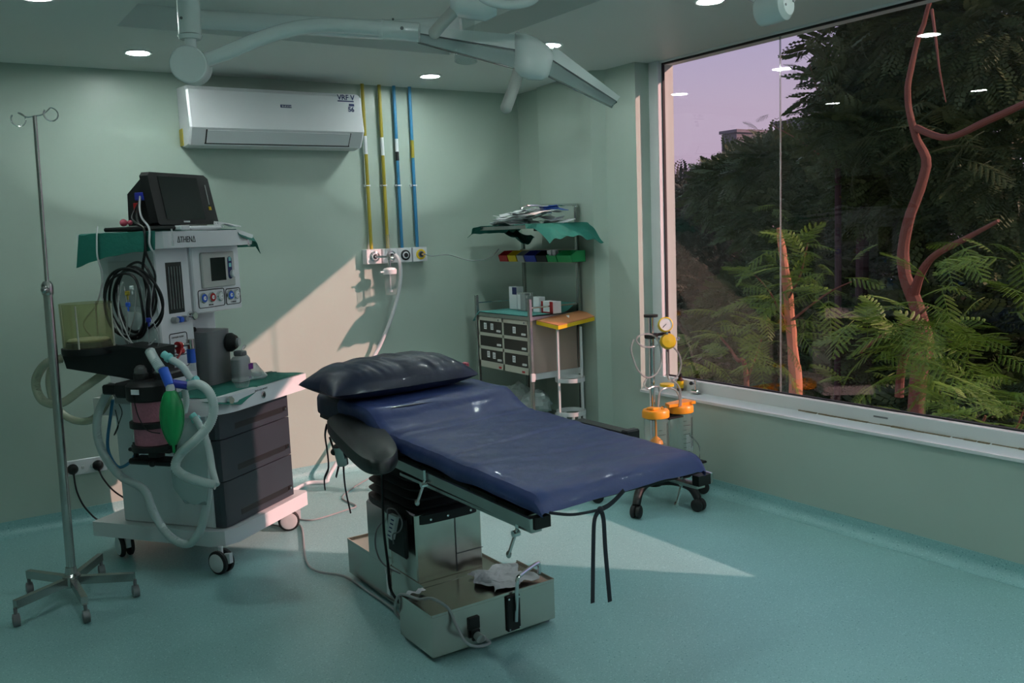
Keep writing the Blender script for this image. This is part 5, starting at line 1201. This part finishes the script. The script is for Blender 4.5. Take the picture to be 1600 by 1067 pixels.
for (px, ly, y_, nm, lab) in ((1024.5, 650, 3.66, 0, 'graduated suction jar with orange lid and float, left'), (1063, 642, 3.74, 1, 'taller graduated suction jar with orange flap lid, right')):
    p = fy(px, ly, y_); j = thing('suction_jar', lab, 'jar', (p.x, p.y, .25), 0, 'suction jars with orange lids')
    R0 = .067; zt = p.z+.006; zb2 = .24
    o = MB().lathe((p.x, p.y, zb2), (0, 0, 1), [(R0*.90, 0), (R0*.93, .01), (R0, zt-zb2-.03), (R0, zt-zb2)], 30); o.build('jar', 'jar', j)
    MB().lathe((p.x, p.y, zt-.012), (0, 0, 1), [(R0+.004, 0), (R0+.009, .003), (R0+.009, .034), (R0+.003, .043), (R0*.6, .046), (0, .046)], 32).build('lid', 'orange', j)
    if nm == 0:
        MB().lathe((p.x, p.y, zt-.17), (0, 0, 1), [(.034, 0), (.040, .006), (.036, .022), (.018, .040), (.006, .05), (.005, .17)], 20).build('float', 'orange', j)
        MB().box(p.x-.045, p.x+.0, p.y-.03, p.y+.03, zt+.030, zt+.046, .006).build('lid_tab', 'orange', j)
        MB().cyl((p.x+.02, p.y-.035, zt+.03), (p.x+.02, p.y-.04, zt+.052), .010, seg=10).build('port', 'chrome', j)
    else:
        o = MB(); o.prism([(p.x-.115, p.y-.03, zt+.034), (p.x+.075, p.y-.05, zt+.034), (p.x+.08, p.y+.045, zt+.034), (p.x-.09, p.y+.03, zt+.034)], (0, 0, .016)); o.build('lid_flap', 'orange', j)
    o = MB()
    for k in range(8):
        z = zb2+.05+k*.026; a0 = -2.1; pts = [(p.x+(R0*(.95+.05*(z-zb2)/.25)+.001)*math.cos(a0+q*.14), p.y+(R0*(.95+.05*(z-zb2)/.25)+.001)*math.sin(a0+q*.14), z) for q in range(3 if k % 2 else 6)]
        o.tube(pts, .0012, 4)
    for q in range(2): o.tube([(p.x+(R0+.001)*math.cos(-1.2+q*.5), p.y+(R0+.001)*math.sin(-1.2+q*.5), z) for z in (zb2+.07, zt-.04)], .0011, 4)
    o.build('scale_marks', 'inkblack', j)
# rack the jars stand in
m = MB(); a = fy(1024.5, 650, 3.66); b = fy(1063, 642, 3.74)
m.box(min(a.x, b.x)-.07, max(a.x, b.x)+.07, 3.60, 3.81, .225, .238, .004); m.box(SX-.03, SX+.03, 3.75, 3.83, .22, .25, .004); m.build('jar_tray', 'black', su)
# sill items
p = Vector((3.955, fx(1063, 612, 3.955).y, SILL+.018))
b_ = thing('brown_bottle', 'small brown glass bottle with yellow label on the window sill', 'bottle', p)
MB().lathe(p, (0, 0, 1), [(.019, 0), (.021, .004), (.021, .065), (.012, .078), (.010, .09)], 18).build('bottle', 'amber', b_)
MB().lathe(p+Vector((0, 0, .018)), (0, 0, 1), [(.0215, 0), (.0215, .045)], 18).build('label', 'yellow', b_)
MB().cyl(p+Vector((0, 0, .088)), p+Vector((0, 0, .108)), .013, seg=14).build('cap', 'black', b_)
p = Vector((3.955, fx(1087, 618, 3.955).y, SILL+.018))
v_ = thing('chrome_valve', 'small chrome valve lying on the window sill beside the brown bottle', 'valve', p)
m = MB(); m.box(p.x-.016, p.x+.016, p.y-.030, p.y+.030, p.z, p.z+.022, .006); m.cyl(p+Vector((0, 0, .02)), p+Vector((0, 0, .085)), .009, seg=12); m.cyl(p+Vector((0, -.01, .05)), p+Vector((0, .03, .055)), .009, seg=10); m.build('valve_body', 'chrome', v_)
MB().ball(p+Vector((-.01, .028, .060)), .012, 10, 6).build('valve_knob', 'black', v_)

# ================================================================ OUTSIDE: ground, buildings, trees
struct(MB().box(4.6, 60, -25, 60, -4.2, -4.0).build('garden_ground', 'soil', smooth=0))
def far_block(x, px0, px1, pyt, pyb, dep, lab, win=True):
    a, b = fx(px0, pyt, x), fx(px1, pyt, x); y0, y1 = min(a.y, b.y), max(a.y, b.y); t = thing('building', lab, 'building', (x+dep/2, (y0+y1)/2, -4))
    z0 = min(fx(px0, pyb, x).z, 0); z1 = a.z
    MB().box(x, x+dep, y0, y1, -4, z1).build('walls', 'concrete', t)
    MB().box(x-.15, x+dep+.15, y0-.15, y1+.15, z1, z1+.18).build('roof_slab', 'concrete', t)
    h = z1-1
    for k in range(3):
        yy = y0+(y1-y0)*(.2+.3*k); f = MB().box(x-.03, x+.02, yy-.28, yy+.28, z1-1.5, z1-.5).build('window', 'greyplastic', t); MB().box(x-.035, x-.03, yy-.22, yy+.22, z1-1.42, z1-.58).build('pane', 'screen', f)
far_block(42, 1129, 1151, 210, 300, 3.5, 'small grey concrete block of a far building left of the trees')
far_block(47, 1154, 1170, 209, 300, 3, 'paler part of the far building beside the grey block')
far_block(40, 1212, 1262, 196, 300, 4, 'far low building with grey roof between the trees')
import array
def rot_to(d, roll):
    d = Vector(d).normalized(); return d.to_track_quat('X', 'Z').to_matrix() @ Matrix.Rotation(roll, 3, 'X')
def frond_mesh(L, np_, nl, pw, lw, seed=1, droop=.35):
    """compound leaf along +X: rachis, pinnae pairs, leaflets"""
    rnd = random.Random(seed); vs = []; fs = []
    def q(a, b, c, d): n = len(vs); vs.extend((a, b, c, d)); fs.append((n, n+1, n+2, n+3))
    def rp(t): return Vector((L*t, 0, -droop*L*t*t))
    for k in range(6):
        a, b = rp(k/6), rp((k+1)/6); n = Vector((0, .004, 0)); q(a-n, b-n, b+n, a+n); n = Vector((0, 0, .004)); q(a-n, b-n, b+n, a+n)
    for k in range(np_):
        t = .16+.82*k/(np_-1); base = rp(t); l = pw*(math.sin(PI*min(1, t*.86+.10))**.7)*(.9+.2*rnd.random())
        for s in (-1, 1):
            d = Vector((.50+.25*t, s*.85, -.18-.15*rnd.random())).normalized(); side = Vector((d.y*-s, d.x*s, 0)).normalized()*s
            side = d.cross(Vector((0, 0, 1))).normalized()
            def pp(u): return base+d*l*u+Vector((0, 0, -.22*l*u*u))
            a, b = pp(0), pp(1); n = side*.0025; q(a-n, b-n, b+n, a+n)
            for j in range(nl):
                u = .06+.92*j/(nl-1); c = pp(u); w = lw*(math.sin(PI*min(1, u*.85+.12))**.6); hw = l/nl*.40
                for s2 in (-1, 1):
                    e = side*s2*w+d*w*.35+Vector((0, 0, -w*.25)); q(c-d*hw*.4, c+e*.55-d*hw, c+e, c+e*.55+d*hw)
    return vs, fs
def mesh_from(name, vs, fs, mat):
    me = bpy.data.meshes.new(name); me.from_pydata(vs, [], fs); me.materials.append(MT[mat]); return me
FR = {}
for mt in ('leafA', 'leafB'):
    for k in range(3):
        v, f = frond_mesh(.50, 8, 15, .19, .021, k+3, .35+.12*k); FR[mt, k] = mesh_from('frond', v, f, mt)
def cheap_frond(L, np_, pw, seed):
    rnd = random.Random(seed); vs = []; fs = []
    for k in range(np_):
        t = .12+.86*k/(np_-1); b = Vector((L*t, 0, -.35*L*t*t)); l = pw*math.sin(PI*min(1, t*.86+.12))**.7
        for s in (-1, 1):
            d = Vector((.55, s*.83, -.25-.2*rnd.random())).normalized(); e = Vector((d.y*s, -d.x*s, .2)).normalized()*l*.17
            for u0, u1 in ((0, .48), (.5, 1.)):
                n = len(vs); vs.extend((b+d*l*u0, b+d*l*(u0*.5+u1*.5)+e, b+d*l*u1, b+d*l*(u0*.5+u1*.5)-e)); fs.append((n, n+1, n+2, n+3))
    return vs, fs
cheap = {k: cheap_frond(.40, 9, .16, k+20) for k in range(3)}
def limb(m, pts, r0, r1, n=5): m.tube(pts, lambda t: r0+(r1-r0)*t, 10, n)
def limb2(m, tr, k=.72):
    n = len(tr)-1
    k *= .82 if len(tr) > 5 else 1
    def rad(t):
        i = min(int(t*n), n-1); f = t*n-i; return k*(tr[i][3]*(1-f)+tr[i+1][3]*f)
    m.tube([q[:3] for q in tr], rad, 10, 5)
def tree(name, label, trunk, branches, leaf, fronds, stuff, bark='bark', group=None):
    """fronds: list of (pos, dir, scale); stuff: list of (centre, radii, count, frond scale)"""
    p = trunk[0][:3]; t = thing(name, label, 'tree', p, 0, group)
    if trunk:
        m = MB(); limb2(m, trunk)
        P = m.v; m.v = [q+Vector((noise.noise(q*5), noise.noise(q*5+Vector((9, 0, 0))), 0))*.012 for q in P]; m.build('trunk', bark, t)
    for b in branches:
        m = MB(); limb2(m, b); m.build('branch', 'bark', t)
    inv = WM[t.name].inverted()
    for i, (pos, d, s) in enumerate(fronds):
        o = bpy.data.objects.new('frond', FR[leaf, i % 3]); COL.objects.link(o); o.parent = t
        o.matrix_local = inv @ (Matrix.Translation(pos) @ (rot_to(d, random.uniform(-.5, .5)).to_4x4()) @ Matrix.Scale(s, 4))
    if stuff:
        vs, fs = [], []
        for (c, r, n, sc_) in stuff:
            c = Vector(c)
            for k in range(int(n*2.6)):
                u = Vector((random.gauss(0, 1), random.gauss(0, 1), random.gauss(0, 1))).normalized(); rr_ = random.uniform(.3, 1)**.6
                pos = c+Vector((u.x*r[0], u.y*r[1], u.z*r[2]))*rr_; d = (u+Vector((random.uniform(-.8, .8), random.uniform(-.8, .8), random.uniform(-.5, .4)))).normalized()
                Rm = rot_to(d, random.uniform(-.6, .6)); cv_, cf = cheap[k % 3]; o_ = len(vs); s = sc_*random.uniform(.7, 1.25)
                vs.extend([pos+(Rm @ (q*s)) for q in cv_]); fs.extend([tuple(i+o_ for i in f) for f in cf])
        me = mesh_from('foliage', [tuple(inv @ q) for q in vs], fs, leaf); o = bpy.data.objects.new('foliage', me); COL.objects.link(o); o.parent = t; o['kind'] = 'stuff'
    return t
def G(px, py, x): return fx(px, py, x)
def ell(px, py, x, rpx, rpy, rx):
    c = G(px, py, x); s = (Vector(c)-EYE).dot(FW)/F; return (c, (rx, rpx*s*1.0, rpy*s))
random.seed(21)
def shoots(px, py, x, n, spread, s=1., up=.22, toward=-.25):
    """sprays of fronds radiating from a twig end"""
    c = G(px, py, x); out_ = []
    n = max(2, int(n*.8))
    for k in range(n):
        a = 2*PI*k/n+random.uniform(-.3, .3); d = Vector((toward+.5*random.uniform(-1, 1), math.cos(a), math.sin(a)*.38+up)); out_.append((c+Vector((random.uniform(-1, 1)*spread, random.uniform(-1, 1)*spread, random.uniform(-1, 1)*spread)), d, .80*s*random.uniform(.7, 1.25)))
    return out_
def tp4(px, py, x, r): q = G(px, py, x); return (q.x, q.y, q.z, r)
# broken stump with fresh shoots
fr1 = []
for (px, py, n, s) in ((1235, 375, 8, .8), (1262, 392, 7, .9), (1200, 400, 6, .8), (1180, 452, 9, .95), (1245, 440, 10, 1.), (1285, 455, 9, 1.), (1215, 480, 9, .9), (1262, 500, 7, .9), (1300, 415, 6, .8), (1165, 490, 6, .8), (1225, 520, 6, .9), (1195, 340, 2, .6)):
    fr1 += shoots(px, py, 7.4+random.uniform(-.3, .3), n, .14, s)
q0 = G(1240, 700, 7.6)
tree('broken_tree', 'broken bare orange tree stump with fresh green shoots left of centre in window', [(q0.x, q0.y, -4, .13), tp4(1243, 640, 7.6, .12), tp4(1240, 560, 7.6, .10), tp4(1230, 450, 7.6, .085), tp4(1222, 390, 7.6, .07), tp4(1216, 356, 7.6, .035)],
     [[tp4(1230, 470, 7.6, .018), tp4(1250, 430, 7.4, .014), tp4(1262, 380, 7.4, .008)], [tp4(1235, 520, 7.6, .02), tp4(1205, 460, 7.4, .013), tp4(1180, 430, 7.4, .007)], [tp4(1238, 500, 7.6, .02), tp4(1290, 460, 7.3, .012), tp4(1330, 440, 7.3, .006)]],
     'leafA', fr1, [], 'barklit')
# main tree at right
fr2 = []
for (px, py, n, s) in ((1385, 508, 8, .95), (1420, 490, 8, 1.), (1455, 520, 10, 1.), (1495, 540, 10, 1.), (1440, 560, 8, 1.), (1480, 580, 9, 1.), (1400, 560, 7, .9), (1505, 500, 8, .9), (1365, 540, 7, .9), (1470, 470, 6, .8), (1520, 575, 7, .9), (1345, 505, 6, .85), (1560, 480, 6, .8), (1590, 430, 6, .8), (1540, 410, 5, .7), (1500, 440, 5, .7), (1575, 540, 6, .8), (1470, 385, 4, .6), (1340, 585, 6, .7)):
    fr2 += shoots(px, py, 6.4+random.uniform(-.3, .3), n, .14, s)
q0 = G(1430, 760, 8.2)
tree('leaning_tree', 'tall reddish trunk with forked branches in the right half of the window', [(q0.x, q0.y, -4, .15), tp4(1432, 640, 8.2, .14), tp4(1446, 540, 8.2, .125), tp4(1432, 480, 8.2, .12), tp4(1412, 420, 8.2, .10), tp4(1418, 350, 8.2, .09), tp4(1447, 260, 8.2, .075), tp4(1430, 210, 8.2, .06), tp4(1418, 150, 8.2, .05), tp4(1430, 80, 8.2, .045), tp4(1460, -20, 8.2, .03)],
     [[tp4(1428, 460, 8.2, .07), tp4(1440, 425, 8.1, .055), tp4(1462, 398, 8.0, .045), tp4(1510, 372, 7.9, .035), tp4(1560, 345, 7.8, .02)],
      [tp4(1432, 200, 8.2, .05), tp4(1480, 215, 8.1, .04), tp4(1540, 190, 8.0, .045), tp4(1605, 160, 7.9, .04)],
      [tp4(1456, 15, 8.2, .02), tp4(1462, 60, 8.1, .016), tp4(1468, 110, 8.1, .012), tp4(1478, 160, 8.1, .006)],
      [tp4(1405, 620, 6.6, .05), tp4(1408, 580, 6.6, .045), tp4(1420, 540, 6.6, .035), tp4(1440, 520, 6.6, .02)],
      [tp4(1345, 550, 6.9, .018), tp4(1370, 530, 6.8, .02), tp4(1430, 495, 6.8, .02), tp4(1450, 480, 6.8, .012)]],
     'leafA', fr2, [])
fr3 = []
for (px, py, n, s) in ((1500, 640, 7, .95), (1545, 655, 8, 1.), (1590, 640, 8, 1.), (1515, 680, 7, .9), (1575, 690, 7, .9), (1450, 660, 6, .7), (1560, 610, 5, .8), (1425, 640, 5, .7)): fr3 += shoots(px, py, 5.5+random.uniform(-.2, .2), n, .10, s*.8, .45)
q0 = G(1530, 800, 5.6)
tree('low_shrub', 'low leafy shrub just outside the lower right of the window', [(q0.x, q0.y, -4, .05), tp4(1530, 760, 5.6, .04), tp4(1525, 690, 5.6, .02), tp4(1540, 650, 5.6, .01)], [[tp4(1528, 730, 5.6, .015), tp4(1580, 680, 5.5, .01), tp4(1600, 640, 5.5, .006)]], 'leafA', fr3, [])
fr4 = []
for (px, py, n, s) in ((1100, 540, 8, .9), (1125, 520, 8, .9), (1150, 555, 8, .9), (1110, 580, 7, .9), (1175, 560, 7, .9), (1085, 585, 6, .8), (1200, 575, 6, .8), (1140, 500, 6, .8)): fr4 += shoots(px, py, 7.6+random.uniform(-.3, .3), n, .14, s)
q0 = G(1170, 700, 7.8)
tree('low_shrub', 'leafy shrub low at the left end of the window behind the brown bottle', [(q0.x, q0.y, -4, .06), tp4(1168, 620, 7.8, .045), tp4(1150, 560, 7.8, .03), tp4(1120, 520, 7.8, .012)], [[tp4(1165, 600, 7.8, .02), tp4(1180, 560, 7.7, .012), tp4(1190, 530, 7.7, .006)]], 'leafA', fr4, [])
# deeper trees: crowns of massed foliage
def big(label, tx, ty, x, r, cl, leaf='leafB', sc_=1.0, bark='bark'):
    q0 = G(tx, ty, x); st = []
    for (px, py, rpx, rpy, n) in cl: c, rad = ell(px, py, x+random.uniform(-.4, .4), rpx, rpy, .9 if x < 12 else 1.6); st.append((c, rad, n, sc_))
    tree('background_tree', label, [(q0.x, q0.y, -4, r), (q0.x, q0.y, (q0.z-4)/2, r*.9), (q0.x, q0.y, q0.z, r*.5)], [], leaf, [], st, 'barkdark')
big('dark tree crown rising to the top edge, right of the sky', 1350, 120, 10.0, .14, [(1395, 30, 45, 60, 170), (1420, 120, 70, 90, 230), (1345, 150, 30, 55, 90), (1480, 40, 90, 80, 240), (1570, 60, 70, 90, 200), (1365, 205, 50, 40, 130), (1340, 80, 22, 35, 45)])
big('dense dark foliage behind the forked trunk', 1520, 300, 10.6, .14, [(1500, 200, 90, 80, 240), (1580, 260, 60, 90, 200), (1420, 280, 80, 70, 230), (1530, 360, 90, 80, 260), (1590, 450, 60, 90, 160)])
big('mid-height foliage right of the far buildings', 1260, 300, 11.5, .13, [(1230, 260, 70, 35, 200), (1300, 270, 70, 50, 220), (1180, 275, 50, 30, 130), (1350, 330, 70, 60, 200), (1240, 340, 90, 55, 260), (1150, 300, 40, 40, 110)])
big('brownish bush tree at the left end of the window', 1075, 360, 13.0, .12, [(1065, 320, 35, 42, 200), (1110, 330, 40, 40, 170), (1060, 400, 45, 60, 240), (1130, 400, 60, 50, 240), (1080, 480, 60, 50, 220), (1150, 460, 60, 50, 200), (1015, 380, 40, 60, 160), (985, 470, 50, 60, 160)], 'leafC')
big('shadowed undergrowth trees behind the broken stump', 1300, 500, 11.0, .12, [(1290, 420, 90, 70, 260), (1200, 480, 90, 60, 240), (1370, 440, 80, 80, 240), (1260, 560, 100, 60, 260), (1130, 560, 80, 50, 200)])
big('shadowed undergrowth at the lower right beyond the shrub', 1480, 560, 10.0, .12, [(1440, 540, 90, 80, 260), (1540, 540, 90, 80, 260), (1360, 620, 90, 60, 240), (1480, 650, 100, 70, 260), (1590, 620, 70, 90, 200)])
# lighter sprigs high up against the sky
fr5 = []
for (px, py, n, s) in ((1318, 95, 6, .7), (1308, 140, 6, .7), (1328, 60, 5, .7), (1296, 118, 4, .6), (1306, 175, 6, .7), (1305, 210, 7, .8), (1195, 205, 5, .45), (1212, 200, 4, .45), (1500, 200, 7, 1.), (1540, 240, 7, 1.), (1470, 170, 6, .9), (1400, 190, 6, .9), (1330, 240, 7, .9)): fr5 += shoots(px, py, 9.0+random.uniform(-.3, .3), n, .2, s*1.15, .1)
q0 = G(1310, 300, 9.2)
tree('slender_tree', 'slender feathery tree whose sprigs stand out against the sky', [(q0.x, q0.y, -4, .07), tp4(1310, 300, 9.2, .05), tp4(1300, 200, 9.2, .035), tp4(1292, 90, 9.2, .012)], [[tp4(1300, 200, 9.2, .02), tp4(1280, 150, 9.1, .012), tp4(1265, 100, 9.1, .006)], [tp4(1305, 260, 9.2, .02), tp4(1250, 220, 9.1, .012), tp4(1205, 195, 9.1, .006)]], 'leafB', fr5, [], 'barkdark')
# bare twigs at the left edge of the pane
tw = thing('bare_tree', 'thin bare twigs reaching into the sky at the left edge of the window', 'tree', (G(1000, 250, 9).x, G(1000, 250, 9).y, -4))
for pts in ([(1010, 90), (1040, 84), (1060, 78), (1076, 72)], [(1015, 105), (1035, 102), (1046, 101)], [(1010, 118), (1035, 117), (1048, 116)], [(1010, 200), (1035, 196), (1044, 194)], [(1010, 210), (1035, 208), (1050, 206)], [(1010, 190), (1038, 200)]):
    m = MB(); m.tube([G(a, b, 9) for a, b in pts], lambda t: .018-.010*t, 5, 4)
    for k in range(4): p = G(pts[-1][0]-5*k, pts[-1][1]+1.3*k, 9); m.tube([p, p+Vector((0, .02, .05*(1 if k % 2 else -1)))], .007, 4)
    m.build('twig', 'leafC', tw)
m = MB(); limb(m, [(G(1000, 250, 9).x, G(1000, 250, 9).y, -4), G(1000, 300, 9), G(1002, 90, 9)], .06, .02); m.build('trunk', 'bark', tw)
